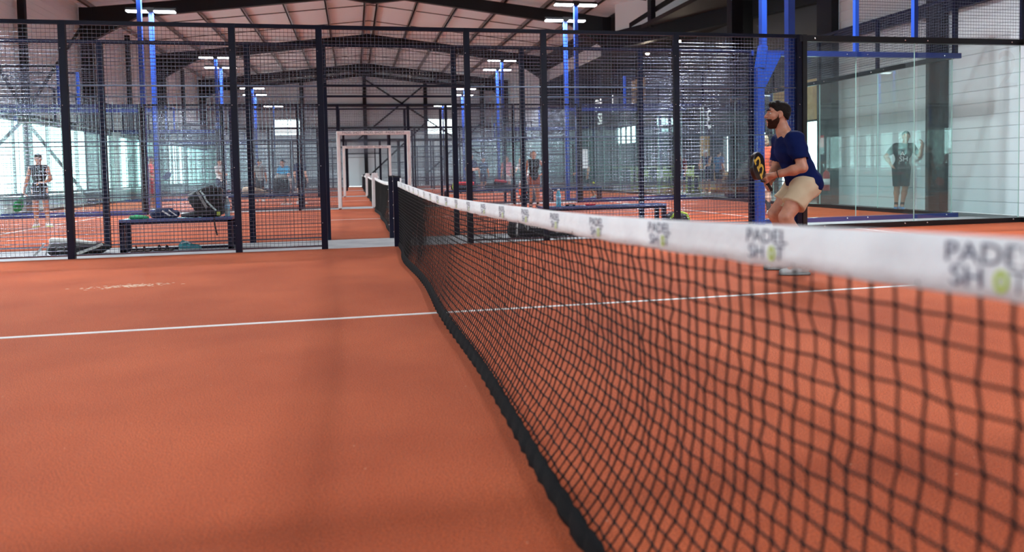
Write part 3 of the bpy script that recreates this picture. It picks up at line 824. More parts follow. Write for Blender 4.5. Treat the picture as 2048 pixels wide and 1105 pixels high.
def build_net(label, loc):
    t = thing('court_net', label, 'net', loc, 0, 'black nets with white headbands')
    rows = 21; ys = [0.02]
    while ys[-1] < 9.9: ys.append(ys[-1]+0.048-0.018*min(1, max(0, (ys[-1]-4.0)/4.5)))
    ny = len(ys)-1
    P = {}
    for i in range(ny+1):
        y = min(ys[i], 9.92)
        for j in range(rows+1):
            s = j/rows
            near = 1/(1+math.exp((y-3.5)*2)); jit = (0.0004+0.0019*near) if 0 < j < rows else 0
            drift = (0.25+0.75*near)*0.016*math.sin(s*5.0+y*0.9)+0.004*math.sin(s*15+y*1.7)+0.008*(s-0.5)
            P[i, j] = net_pt(y+drift*(1 if 0 < i < ny else 0), s)+Vector((rng.normal()*jit, rng.normal()*jit*0.8, rng.normal()*jit*0.6))
    mb = MB()
    for i in range(ny+1):
        mb.tube([P[i, j] for j in range(rows+1)], 0.0027, n=4)
    for j in range(1, rows+1):
        mb.tube([P[i, j] for i in range(ny+1)], 0.0027, n=4)
    for i in range(min(ny, 110)):
        for j in range(rows):
            p = P[i, j]; r = 0.0056
            mb.add([p+Vector(q)*r for q in ((1,0,0),(-1,0,0),(0,1.2,0),(0,-1.2,0),(0,0,1.3),(0,0,-1.3))],
                   [(0,2,4),(2,1,4),(1,3,4),(3,0,4),(2,0,5),(1,2,5),(3,1,5),(0,3,5)], None, True)
    mb.build('netting', M['net'], t)
    # headband folded over the cable
    n = 240; prof = [(-0.006, 0.0), (-0.0075, -0.02), (-0.0065, -0.045), (-0.006, -TAPE), (0.005, -TAPE), (0.0055, -0.045), (0.0065, -0.02), (0.006, 0.0), (0.003, 0.004), (-0.003, 0.004)]
    vs = []; fs = []; k = len(prof)
    for i in range(n+1):
        y = 9.93*i/n; tx, tz = top_at(y); wob = 0.0025*math.sin(y*23)+0.002*math.sin(y*51+1)
        for q, (dx, dz) in enumerate(prof):
            w = wob*(-dz/TAPE)
            vs.append((tx+dx+w, y, tz+dz+0.0015*math.sin(y*17)*(-dz/TAPE)))
    for i in range(n):
        for q in range(k): fs.append((i*k+q, (i+1)*k+q, (i+1)*k+(q+1) % k, i*k+(q+1) % k))
    mb = MB(); mb.add(vs, fs, None, True); band = mb.build('headband', M['tape'], t)
    # printed club lettering, repeated along the band
    def print_on(vs, fs, y0, z0, size, mb):
        out = []
        for v in vs:
            y = y0-v.x*size; tx, tz = top_at(y); wob = 0.0025*math.sin(y*23)+0.002*math.sin(y*51+1)
            d = z0-v.y*size
            out.append((tx-0.0085+wob*(d/TAPE), y, tz-d))
        mb.add(out, fs)
    ta, fa = text_mesh('PADEL', 1.0); tb, fb = text_mesh('SH   T', 1.0)
    ring_v = []; ring_f = []
    for k2 in range(20):
        a = 2*math.pi*k2/20
        ring_v += [Vector((0.30*math.cos(a), 0.36*math.sin(a), 0)), Vector((0.13*math.cos(a), 0.17*math.sin(a), 0))]
    ring_f = [(2*k2, 2*k2+1, (2*k2+3) % 40, (2*k2+2) % 40) for k2 in range(20)]
    y = 0.485
    while y < 9.6:
        m1 = MB(); m2 = MB()
        print_on([Vector((v.x*1.3, v.y, 0)) for v in ta], fa, y, 0.018, 0.036, m1); print_on([Vector((v.x*1.25, v.y, 0)) for v in tb], fb, y, 0.047, 0.036, m1)
        print_on([Vector((v.x+0.52, v.y, 0)) for v in ring_v], ring_f, y, 0.047, 0.038, m2)
        m3 = MB(); m3.add(m1.v, m1.f, M['ink']); m3.add(m2.v, m2.f, M['lime']); m3.build('printed_logo', None, band)
        y += 0.49
    # hem at the ground
    mb = MB(); n = 300; vs = []; fs = []
    for i in range(n+1):
        y = 0.02+9.88*i/n; p = net_pt(y, 1.0); r = 1+0.25*math.sin(y*47)+0.18*math.sin(y*91)
        for dx, dz in ((-0.016*r, 0.002), (0.018*r, 0.002), (0.017*r, 0.03), (0.008*r, 0.062+0.006*r), (-0.007*r, 0.055), (-0.017*r, 0.024)):
            vs.append((p.x+dx, y, dz))
    for i in range(n):
        for q in range(6): fs.append((i*6+q, (i+1)*6+q, (i+1)*6+(q+1) % 6, i*6+(q+1) % 6))
    mb.add(vs, fs, None, True); mb.build('hem', M['hem'], t)
    return t
n0 = build_net('long black net with white headband crossing the whole foreground', (0, 0, 0))
for k, (Y, l) in enumerate(((11.4, 'black net of the second court, seen through the open doorway'), (22.8, 'black net of the third court beyond the first white padded post'),
          (34.2, 'black net of the fourth court, small in the corridor'), (45.6, 'farthest black net, close to the back wall'))):
    dup(n0, (0, Y, 0), 0, l)
def net_post(label, loc, padded=False):
    t = thing('net_post', label, 'post', loc, 0, 'net posts')
    mb = MB(); mb.box((-0.045, -0.035, 0), (0.045, 0.035, 0.93)); mb.build('post', M['navy'], t, bevel=0.004)
    mb = MB(); mb.box((-0.05, -0.04, 0.93), (0.05, 0.04, 0.95)); mb.build('cap', M['black'], t)
    mb = MB()
    for z in (0.2, 0.38, 0.56, 0.74, 0.88): mb.ball((-0.047, -0.02, z), 0.009, n=6); mb.tube([(-0.046, -0.02, z), (-0.046, -0.05, z+0.01)], 0.003, n=5)
    mb.build('hook', M['bolt'], t)
    if padded:
        mb = MB(); mb.box((-0.085, -0.08, 0.02), (0.085, 0.08, 1.0)); mb.build('padding', M['tape'], t, bevel=0.02)
    return t
p0 = net_post('navy net post at the far end of the foreground net', (-0.02, 9.97, 0))
pp = net_post('white padded net post at the first padded doorway', (0.0, 21.4, 0), True)
dup(p0, (0.0, -0.04, 0), 0, 'net post at the near end of the foreground net, beside the photographer')
dup(p0, (-0.02, 11.35, 0), 0, 'navy net post paired behind the foreground net post, across the grey strip')
dup(p0, (0, 22.78, 0), 0, 'navy net post just behind the first white padded one')
dup(pp, (0, 32.85, 0), 0, 'white padded net post at the second padded doorway')
dup(p0, (0, 34.16, 0), 0, 'navy net post just behind the second white padded one')
dup(p0, (0, 44.2, 0), 0, 'navy net post at the end of the fourth court')
dup(p0, (0, 45.6, 0), 0, 'navy net post at the start of the fifth court')
# white padded doorways
def pad_door(label, loc):
    t = thing('door_padding', label, 'padding', loc, 0, 'white padded doorways')
    for sx in (-1, 1):
        mb = MB(); mb.box((sx*0.97-0.05, -0.12, 0.02), (sx*0.97+0.05, -0.055, 2.12)); mb.build('side_pad', M['tape'], t, bevel=0.02)
    mb = MB(); mb.box((-1.02, -0.12, 2.07), (1.02, -0.055, 2.18)); mb.build('top_pad', M['tape'], t, bevel=0.02)
    vs, fs = text_mesh('PADEL SHOT   PADEL SHOT   PADEL SHOT', 0.09)
    mb = MB(); mb.add([(v.x, -0.122, 2.13+v.y) for v in vs], fs); mb.build('lettering', M['ink'], t)
    return t
d0 = pad_door('larger white padded doorway frame in the fence of the second court', (0, 21.4, 0))
dup(d0, (0, 32.8, 0), 0, 'smaller white padded doorway frame seen inside the larger one')

# ------------------------------------------------------------------ benches
def bench(label, loc, L, foam=True):
    t = thing('bench', label, 'bench', loc, 0, 'navy steel benches between the courts')
    mb = MB(); mb.box((0, -0.18, 0.40), (L, 0.18, 0.44)); mb.build('seat', M['benchtop'], t, bevel=0.006)
    for x in (0.03, L-0.03):
        mb = MB(); mb.box((x-0.03, -0.17, 0), (x+0.03, -0.11, 0.40)); mb.box((x-0.03, 0.11, 0), (x+0.03, 0.17, 0.40)); mb.box((x-0.03, -0.17, 0.0), (x+0.03, 0.17, 0.03)); mb.build('leg', M['navy'], t)
    mb = MB(); mb.box((0, 0.12, 0.0), (L, 0.17, 0.03)); mb.box((0, -0.17, 0.375), (L, -0.14, 0.40)); mb.build('stretcher', M['navy'], t)
    return t
M['benchtop'] = mat('bench_blue', (0.05, 0.08, 0.22), 0.22, coat=0.5)
bench('navy bench behind the nearest fence carrying the open backpack and bottle', (-3.63, 10.7, 0), 1.42)
bench('navy bench behind the foreground net with the tall blue bottle on it', (2.15, 10.72, -0.0), 1.95)
bench('navy bench of the second strip holding the tan bag, left of the padded doorway', (-4.3, 22.1, 0), 2.3)
bench('navy bench of the second strip carrying the two bags with red tops', (2.05, 22.1, 0), 2.1)
bench('short navy bench of the second strip, by the woman in black top', (5.3, 22.1, 0), 1.6)

def bottle(label, loc, h=0.28, r=0.036, m='water', cap='whitecloth'):
    t = thing('water_bottle', label, 'bottle', loc)
    mb = MB(); k = h/0.28
    mb.lathe([(r*0.9, 0), (r, 0.01), (r, 0.09*k), (r*0.9, 0.10*k), (r, 0.11*k), (r, 0.17*k), (r*0.92, 0.20*k), (r*0.45, 0.25*k), (r*0.4, 0.262*k)], n=20); mb.build('bottle_body', M[m], t)
    mb = MB(); mb.lathe([(r*0.44, 0.262*k), (r*0.46, 0.264*k), (r*0.46, 0.28*k), (r*0.38, 0.282*k)], n=16); mb.build('bottle_cap', M[cap], t)
    mb = MB(); mb.lathe([(r*1.01, 0.115*k), (r*1.01, 0.165*k)], n=20); mb.build('bottle_label', cloth('paleblue', (0.3, 0.55, 0.75)), t)
    return t
bottle('clear plastic water bottle standing on the bench beside the backpack', (-2.29, 10.68, 0.44), 0.27)
bottle('tall blue sports bottle standing on the bench behind the headband', (2.42, 10.66, 0.44), 0.26, 0.038, 'bluebottle' if M.setdefault('bluebottle', mat('blue_bottle', (0.12, 0.42, 0.55), 0.2, coat=0.6)) else '', 'whitecloth')

# ------------------------------------------------------------------ bags, shoes, towels
def strap(pts, w, m, parent, name='strap', th=0.006):
    mb = MB(); pts = [Vector(p) for p in pts]
    for a, b in zip(pts[:-1], pts[1:]): mb.bar(a, b+(b-a)*0.04, w, th, None, upv=(0, -1, 0))
    return mb.build(name, m, parent)
BK, WH = M['blackcloth'], M['whitecloth']
GR = cloth('greyfabric', (0.28, 0.30, 0.30)); TL = cloth('teal', (0.03, 0.22, 0.26)); GN = cloth('green', (0.02, 0.35, 0.12)); LM = cloth('limefabric', (0.45, 0.6, 0.08))
RD = cloth('redfabric', (0.55, 0.03, 0.05)); NV = cloth('navyfabric', (0.01, 0.02, 0.07)); PK = cloth('pinkfabric', (0.75, 0.12, 0.12)); OR = cloth('orangefabric', (0.85, 0.13, 0.05))

# racket bag lying on the grey strip (left)
t = thing('racket_bag', 'black and white racket bag lying on the grey strip left of the bench', 'bag', (-4.62, 10.62, 0))
body('bag_body', [('c', (0.2, 0, 0.10), (0.72, 0.02, 0.07), 0.10, 0.07), ('c', (0.18, 0.10, 0.09), (0.4, 0.10, 0.09), 0.09, 0.08), ('c', (0.2, -0.08, 0.07), (0.5, -0.06, 0.07), 0.08, 0.065), ('c', (0.72, 0.02, 0.07), (0.82, 0.02, 0.08), 0.06, 0.035)], BK, t, 0.012, 0.03, cuts=[((0, 0, 0.0), (0, 0, -1))])
body('top_panel', [('c', (0.17, -0.04, 0.19), (0.42, -0.04, 0.175), 0.045, 0.04), ('c', (0.42, -0.04, 0.175), (0.66, 0, 0.13), 0.035, 0.03), ('c', (0.15, 0.08, 0.17), (0.4, 0.08, 0.16), 0.04, 0.035)], M['palebag'] if 'palebag' in M else cloth('palebag', (0.55, 0.58, 0.55)), t, 0.012, 0.02)
strap([(0.10, -0.12, 0.17), (0.06, -0.15, 0.09), (0.0, -0.2, 0.015)], 0.025, GR, t); strap([(0.2, -0.16, 0.19), (0.16, -0.19, 0.10), (0.14, -0.2, 0.02)], 0.02, GR, t)
strap([(0.78, -0.09, 0.13), (0.72, -0.13, 0.10), (0.55, -0.17, 0.04), (0.50, -0.18, 0.02)], 0.035, cloth('palebag', (0.55, 0.58, 0.55)), t)
mb = MB(); mb.tube([(0.30+0.05*math.cos(a), -0.155, 0.09+0.018*math.sin(a)) for a in np.linspace(0, 6.28, 14)], 0.003, n=5); mb.build('emblem', GR, t)

# open backpack on the bench
t = thing('backpack', 'large black backpack with pale straps leaning on the bench behind the nearest fence', 'backpack', (-2.74, 10.70, 0.44))
mb = MB(); mb.hull([(x, y*d, z) for x, z, d in ((-0.05, 0.27, 0.6), (0.07, 0.36, 0.8), (0.25, 0.43, 0.8), (0.37, 0.39, 1), (0.39, 0.02, 1), (0.10, 0.0, 1), (0.03, 0.13, 1), (-0.04, 0.23, 0.7)) for y in (-0.11, 0.11)]); mb.build('bag_body', BK, t, bevel=0.025, seg=3)
body('front_pocket', [('c', (0.05, -0.08, 0.05), (0.34, -0.08, 0.05), 0.045, 0.05), ('c', (-0.12, -0.05, 0.03), (0.05, -0.07, 0.04), 0.025, 0.04)], BK, t, 0.01, 0.02, cuts=[((0, 0, 0.0), (0, 0, -1))])
strap([(0.0, -0.07, 0.30), (0.05, -0.09, 0.25), (0.09, -0.10, 0.17), (0.10, -0.10, 0.12)], 0.028, WH, t); strap([(0.12, -0.10, 0.36), (0.17, -0.115, 0.30), (0.20, -0.115, 0.22), (0.27, -0.12, 0.14), (0.32, -0.13, 0.09)], 0.022, cloth('palestrap', (0.5, 0.65, 0.66)), t)
strap([(0.08, -0.10, 0.35), (0.12, -0.11, 0.28), (0.16, -0.11, 0.2), (0.20, -0.12, 0.13)], 0.035, GR, t)
strap([(-0.04, -0.06, 0.30), (0.04, -0.07, 0.345), (0.10, -0.08, 0.355)], 0.02, cloth('palestrap', (0.5, 0.65, 0.66)), t)
strap([(0.30, -0.19, 0.0), (0.31, -0.20, -0.10), (0.335, -0.2, -0.24)], 0.02, BK, t, 'hanging_strap')
mb = MB(); mb.box((0.33, -0.135, 0.02), (0.37, -0.12, 0.07)); mb.build('zip_pull', LM, t)
# dark sports bag and green towel on the bench
t = thing('sports_bag', 'low dark sports bag on the bench between green towel and backpack', 'bag', (-3.32, 10.72, 0.44))
body('bag_body', [('c', (0.08, 0, 0.05), (0.36, 0, 0.05), 0.05, 0.05), ('c', (0.14, 0.0, 0.09), (0.28, 0.02, 0.09), 0.05, 0.05)], NV, t, 0.011, 0.03, cuts=[((0, 0, 0.0), (0, 0, -1))])
strap([(0.2, -0.07, 0.10), (0.26, -0.08, 0.06), (0.3, -0.08, 0.03)], 0.02, WH, t); strap([(0.28, -0.06, 0.11), (0.33, -0.07, 0.07), (0.38, -0.07, 0.03)], 0.014, WH, t)
t = body('towel', [('c', (-3.50, 10.62, 0.462), (-3.30, 10.64, 0.455), 0.028, 0.018), ('c', (-3.5, 10.7, 0.46), (-3.34, 10.7, 0.46), 0.024, 0.02), ('c', (-3.46, 10.66, 0.475), (-3.36, 10.66, 0.47), 0.022, 0.016)], GN, None, 0.008, 0.02, cuts=[((0, 0, 0.441), (0, 0, -1))])
tag(t, 'crumpled green towel at the left end of the bench behind the nearest fence', 'towel')

def shoe_parts(p, m_up, m_sole, parent, s=1.0, ang=0.0, names=('shoe', 'sole'), tilt=0.0):
    """a trainer with its heel at p, pointing along ang"""
    ca, sa = math.cos(ang), math.sin(ang)
    def q(f, l, z): return np.array([p[0]+s*(f*ca-l*sa), p[1]+s*(f*sa+l*ca), p[2]+s*z])
    u = body(names[0], [('c', q(0.03, 0, 0.05), q(0.12, 0, 0.05), 0.036*s, 0.036*s), ('c', q(0.12, 0, 0.045), q(0.235, -0.0, 0.032), 0.038*s, 0.027*s), ('c', q(0.03, 0, 0.06), q(0.05, 0, 0.095), 0.033*s, 0.034*s)], m_up, parent, 0.008*s, 0.025, cuts=[(q(0, 0, 0.014), (0, 0, -1))])
    so = body(names[1], [('c', q(0.02, 0, 0.012), q(0.12, 0, 0.012), 0.04*s, 0.036*s), ('c', q(0.12, 0, 0.012), q(0.235, 0, 0.012), 0.04*s, 0.03*s)], m_sole, u if parent is None else parent, 0.007*s, 0.02, cuts=[(q(0, 0, 0.001), (0, 0, -1)), (q(0, 0, 0.026), (0, 0, 1))])
    return u, so
t = thing('trainer', 'teal trainer lying under the bench on the grey strip', 'shoe', (-2.90, 10.58, 0.0))
shoe_parts((0.0, 0, 0), TL, GR, t, 1.05, 0.05)
strap([(0.02, -0.03, 0.10), (0.10, -0.03, 0.12), (0.14, -0.02, 0.09)], 0.02, cloth('palestrap', (0.5, 0.65, 0.66)), t, 'lace')
t2 = thing('trainer', 'second teal trainer, tucked behind its pair under the bench', 'shoe', (-2.93, 10.70, 0.0)); shoe_parts((0, 0, 0), TL, GR, t2, 1.0, 0.3)
for (x, y, a, l) in ((-3.40, 10.60, 0.1, 'left sandal of the pair under the bench, next to the bench leg'), (-3.12, 10.62, -0.15, 'right sandal of the pair under the bench, toward the teal shoe')):
    t = thing('sandal', l, 'sandal', (x, y, 0.0), a)
    mb = MB(); mb.hull([(fx, fy, z) for z in (0.002, 0.022) for fx, fy in ((-0.11, 0.03), (-0.12, 0), (-0.11, -0.03), (0, -0.035), (0.1, -0.045), (0.14, 0), (0.1, 0.045), (0, 0.035))]); mb.build('sole', M['wood_dark'], t)
    mb = MB(); mb.tube([(0.05, 0.045, 0.02), (0.05, 0.03, 0.055), (0.05, 0, 0.07), (0.05, -0.03, 0.055), (0.05, -0.045, 0.02)], 0.012, n=6); mb.tube([(-0.04, 0.035, 0.02), (-0.05, 0.02, 0.07), (-0.05, 0, 0.08), (-0.05, -0.02, 0.07), (-0.04, -0.035, 0.02)], 0.009, n=6); mb.build('strap', BK, t)

# big racket bag behind the net (right strip)
t = thing('racket_bag', 'black racket bag with white and green panels behind the foreground net', 'bag', (1.55, 10.40, 0))
body('bag_body', [('c', (0.14, 0, 0.12), (0.75, 0, 0.10), 0.12, 0.10), ('c', (0.12, 0.02, 0.22), (0.5, 0.02, 0.2), 0.07, 0.06), ('c', (0.75, 0, 0.09), (0.98, 0, 0.07), 0.09, 0.06)], BK, t, 0.013, 0.04, cuts=[((0, 0, 0.0), (0, 0, -1))])
body('white_panel', [('c', (0.38, -0.08, 0.20), (0.72, -0.08, 0.17), 0.05, 0.045)], WH, t, 0.011, 0.02); body('side_panel', [('c', (0.30, -0.06, 0.13), (0.30, -0.06, 0.22), 0.055, 0.05)], GR, t, 0.011, 0.02)
mb = MB(); mb.ball((0.37, -0.135, 0.21), (0.03, 0.012, 0.02), n=8); mb.build('logo_patch', LM, t)
strap([(0.42, -0.14, 0.25), (0.50, -0.15, 0.18), (0.56, -0.15, 0.25)], 0.02, cloth('darkgreen', (0.02, 0.12, 0.05)), t); strap([(0.15, -0.12, 0.26), (0.13, -0.15, 0.14), (0.14, -0.15, 0.05)], 0.025, WH, t)
t = thing('sports_bag', 'rounded black and lime bag at the right end of the bench, over the headband', 'bag', (4.28, 10.72, 0.0))
body('bag_body', [('c', (0.0, 0, 0.15), (0.12, 0, 0.15), 0.15, 0.15)], BK, t, 0.013, 0.03, cuts=[((0, 0, 0), (0, 0, -1))])
mb = MB(); mb.tube([(-0.10+0.0, -0.13, 0.20), (-0.03, -0.14, 0.28), (0.06, -0.14, 0.305), (0.16, -0.14, 0.27), (0.22, -0.12, 0.18)], 0.017, n=8); mb.build('piping', LM, t)
t = thing('phone_case', 'small black pouch on the bench beside the tall blue bottle', 'pouch', (2.60, 10.66, 0.44)); mb = MB(); mb.hull([(x, y, z) for x in (-0.07, 0.07) for y in (-0.03, 0.03) for z in (0, 0.02)]+[(0, 0, 0.035)]); mb.build('pouch_body', BK, t, bevel=0.006)
mb = MB(); mb.box((-0.03, -0.034, 0.008), (0.03, -0.03, 0.018)); mb.build('tag', WH, t)
t = tag(body('towel', [('c', (2.84, 10.62, 0.455), (2.98, 10.63, 0.455), 0.018, 0.014), ('c', (2.86, 10.66, 0.455), (2.96, 10.66, 0.455), 0.016, 0.014)], RD, None, 0.006, 0.015, cuts=[((0, 0, 0.441), (0, 0, -1))]), 'small folded red cloth on the bench right of the blue bottle', 'cloth')

# bags of the second strip
t = thing('sports_bag', 'tan soft bag on the second bench, left of the padded doorway', 'bag', (-3.55, 22.1, 0.44)); body('bag_body', [('c', (0, 0, 0.12), (0.25, 0, 0.12), 0.13, 0.13), ('c', (0.25, 0, 0.10), (0.55, 0, 0.07), 0.11, 0.07)], cloth('tan', (0.55, 0.42, 0.30)), t, 0.02, 0.05, cuts=[((0, 0, 0), (0, 0, -1))])
strap([(0.2, -0.1, 0.24), (0.4, -0.12, 0.2), (0.62, -0.12, 0.10)], 0.035, BK, t)
t = thing('backpack', 'dark grey backpack standing on the second bench beside the tan bag', 'backpack', (-2.65, 22.1, 0.44)); body('bag_body', [('c', (0, 0, 0.14), (0, 0, 0.42), 0.17, 0.15), ('c', (0.14, 0, 0.14), (0.12, 0, 0.40), 0.16, 0.13)], BK, t, 0.02, 0.05, cuts=[((0, 0, 0), (0, 0, -1))])
body('top_pocket', [('c', (-0.03, -0.05, 0.48), (0.14, -0.05, 0.48), 0.10, 0.10)], GR, t, 0.02, 0.03)
t = thing('racket_bag', 'black bag with red top on the second bench, beside the person in dark shirt', 'bag', (2.25, 22.05, 0.44)); body('bag_body', [('c', (0.08, 0, 0.08), (0.72, 0, 0.08), 0.10, 0.08)], BK, t, 0.02, 0.03, cuts=[((0, 0, 0), (0, 0, -1))])
body('top_panel', [('c', (0.15, 0, 0.19), (0.62, 0, 0.18), 0.06, 0.08)], RD, t, 0.02, 0.03); strap([(0.06, -0.09, 0.22), (0.03, -0.12, 0.1), (0.05, -0.12, 0.02)], 0.04, LM, t)
t = thing('racket_bag', 'longer black bag with crimson top on the second bench, over the standing backpack', 'bag', (3.35, 22.05, 0.44)); body('bag_body', [('c', (0.0, 0, 0.09), (0.85, 0, 0.07), 0.09, 0.07), ('c', (0.25, 0, 0.17), (0.5, 0, 0.15), 0.08, 0.07)], BK, t, 0.02, 0.03, cuts=[((0, 0, 0), (0, 0, -1))])
body('top_panel', [('c', (0.25, -0.02, 0.25), (0.55, -0.02, 0.22), 0.05, 0.04)], RD, t, 0.02, 0.03)
t = thing('backpack', 'upright dark backpack on the ground in front of the second bench', 'backpack', (4.45, 21.85, 0.0)); body('bag_body', [('c', (0, 0, 0.15), (0, 0, 0.36), 0.17, 0.15), ('c', (0.16, 0, 0.15), (0.14, 0, 0.36), 0.17, 0.15)], BK, t, 0.02, 0.05, cuts=[((0, 0, 0), (0, 0, -1))])
strap([(-0.1, -0.15, 0.4), (-0.13, -0.17, 0.25), (-0.1, -0.17, 0.08)], 0.03, GR, t)

mb = MB(); mb.ball((0, 0, 0), 0.034, n=12); o = mb.build('tennis_ball', M['ball']); o.location = (5.55, 18.6, 0.62); tag(o, 'yellow ball in flight low behind the second fence', 'ball')

# ------------------------------------------------------------------ rackets
def hand_at(t, j, key, k, side=0.085):
    M_ = Matrix.Rotation(t.rotation_euler.z, 3, 'Z'); p = j[key]+unit(j[key+'d' if key+'d' in j else key[0]+'hd'])*side*k
    return M_ @ Vector(p)+t.location
def racket(label, tip, grip_end, roll, face=None, loc=(0, 0, 0), letter=False, rim=None, scale=1.0):
    """padel racket whose handle starts at grip_end and whose head ends at tip (world)"""
    a = Vector(tip)-Vector(grip_end); ax = a.normalized(); L = 0.455*scale
    v = (Vector(grip_end)-Vector((-0.575, -0.264, 0.991))).normalized()
    lat = ax.cross(v).normalized(); nrm = lat.cross(ax)
    lat, nrm = (lat*math.cos(roll)+nrm*math.sin(roll)), (nrm*math.cos(roll)-lat*math.sin(roll))
    t = thing('padel_racket', label, 'racket', grip_end)
    R_ = Matrix((lat, ax, nrm)).transposed()
    def W(p): return R_ @ (Vector(p)*scale)
    n = 40; out = []
    for i in range(n):
        th = 2*math.pi*i/n; x = 0.128*math.sin(th); y = 0.325-0.132*math.cos(th)
        if y < 0.30: x *= 0.35+0.65*min(1, (y-0.17)/0.13)**0.6 if y > 0.17 else 0.3
        out.append((x, y))
    def slab(pts, th, inset):
        cx = sum(p[0] for p in pts)/len(pts); cy = sum(p[1] for p in pts)/len(pts)
        rings = [(inset, -th/2), (1, -th/2+0.005), (1, th/2-0.005), (inset, th/2)]
        vs = []; fs = []; N = len(pts)
        for k, z in rings: vs += [W((cx+(p[0]-cx)*k, cy+(p[1]-cy)*k, z)) for p in pts]
        for r in range(3):
            for i in range(N): fs.append((r*N+i, r*N+(i+1) % N, (r+1)*N+(i+1) % N, (r+1)*N+i))
        fs.append(tuple(range(N))[::-1]); fs.append(tuple(3*N+i for i in range(N)))
        return vs, fs
    vs, fs = slab(out, 0.038, 0.95); mb = MB(); mb.add(vs, fs); h = mb.build('racket_head', face or M['carbon'], t)
    mb = MB()
    for i in range(-3, 4):
        for j in range(-3, 4):
            if i*i+j*j <= 10:
                for sgn in (-1, 1):
                    ring = [W((i*0.024+0.005*math.cos(q), 0.34+j*0.024+0.005*math.sin(q), sgn*0.0193)) for q in np.linspace(0, 2*math.pi, 8, endpoint=False)]
                    mb.add(ring, [tuple(range(8))])
    mb.build('hole_pattern', M['rubber'], h)
    mb = MB()
    for sx in (-1, 1): mb.tube([W((sx*0.055, 0.20, 0)), W((sx*0.03, 0.16, 0)), W((sx*0.008, 0.125, 0))], 0.011*scale, n=8)
    mb.build('throat', rim or M['carbon'], t)
    mb = MB(); mb.tube([W((0, 0.0, 0)), W((0, 0.02, 0)), W((0, 0.13, 0))], [0.018*scale, 0.0165*scale, 0.0155*scale], n=10); mb.build('grip', M['rubber'], t)
    if rim:
        mb = MB(); mb.tube([W((p[0]*1.01, p[1], 0)) for p in out], 0.012*scale, n=6, closed=True); mb.build('rim', rim, t)
    if letter:
        for sgn in (-1, 1):
            mb = MB(); c, s_ = math.cos(1.40), math.sin(1.40)
            half = [(0.078, 0.040), (0.074, 0.0), (0.062, -0.030), (0.040, -0.038), (0.018, -0.028), (0.006, 0.0), (0.0, 0.036)]
            for line in (half, [(-x_, y_) for x_, y_ in half], [(0.055, 0.042), (0.098, 0.042)], [(-0.098, 0.042), (-0.055, 0.042)], [(-0.020, 0.040), (0.020, 0.040)]):
                w_ = 0.011
                for i_ in range(len(line)-1):
                    (ax_, ay_), (bx_, by_) = line[i_], line[i_+1]; dl = math.hypot(bx_-ax_, by_-ay_); tx_, ty_ = (bx_-ax_)/dl, (by_-ay_)/dl
                    quad = [(ax_-tx_*0.004-ty_*w_, ay_-ty_*0.004+tx_*w_), (ax_-tx_*0.004+ty_*w_, ay_-ty_*0.004-tx_*w_), (bx_+tx_*0.004+ty_*w_, by_+ty_*0.004-tx_*w_), (bx_+tx_*0.004-ty_*w_, by_+ty_*0.004+tx_*w_)]
                    mb.add([W((sgn*(u_*c-v_*s_), u_*s_+v_*c+0.335, sgn*(0.0205+0.0001*i_))) for u_, v_ in [(1.06*a1_, 1.12*b1_-0.004) for a1_, b1_ in quad]], [(0, 1, 2, 3)])
            mb.build('lettering', M['gold'], h)
    return t

# ------------------------------------------------------------------ people
A_ = np.array
def unit(v): v = A_(v, float); return v/np.linalg.norm(v)
def head_frame(f):
    f = unit(f); l = unit(np.cross([0, 0, 1], f)); u = np.cross(f, l); return f, l, u
def head_prims(c, f, s=1.0, detail=False):
    """skull, jaw, nose, ears, brows and lips around the head centre c, facing f"""
    f, l, u = head_frame(f); R_ = [f, l, u]; c = A_(c, float)
    def q(a, b, d): return c+s*(a*f+b*l+d*u)
    P = [('e', q(-0.018, 0, 0.030), (0.093*s, 0.073*s, 0.083*s), R_), ('e', q(0.022, 0, -0.035), (0.064*s, 0.058*s, 0.078*s), R_),
         ('c', q(0.050, 0, -0.085), q(0.030, 0, -0.075), 0.026*s, 0.038*s),
         ('c', q(0.086, 0, 0.012), q(0.103, 0, -0.018), 0.009*s, 0.013*s, 0.012)]
    for sd in (-1, 1):
        P += [('e', q(-0.008, sd*0.074, -0.002), (0.018*s, 0.009*s, 0.030*s), R_)]
    if detail:
        for sd in (-1, 1):
            P += [('c', q(0.078, sd*0.012, 0.034), q(0.066, sd*0.046, 0.036), 0.010, 0.009, 0.012), ('c', q(0.062, sd*0.040, -0.012), q(0.050, sd*0.052, -0.016), 0.018, 0.016, 0.02),
                  ('c', q(0.094, sd*0.009, -0.020), q(0.092, sd*0.012, -0.021), 0.008, 0.008, 0.008),
                  ('c', q(-0.014, sd*0.080, 0.018), q(-0.002, sd*0.082, 0.020), 0.006, 0.005, 0.006), ('c', q(-0.002, sd*0.080, -0.024), q(0.002, sd*0.078, -0.028), 0.006, 0.006, 0.006)]
        P += [('c', q(0.088, -0.016, -0.052), q(0.088, 0.016, -0.052), 0.006, 0.006, 0.008), ('c', q(0.083, -0.014, -0.064), q(0.083, 0.014, -0.064), 0.007, 0.007, 0.008), ('c', q(0.070, 0, -0.095), q(0.066, 0, -0.100), 0.018, 0.018, 0.02)]
    return P
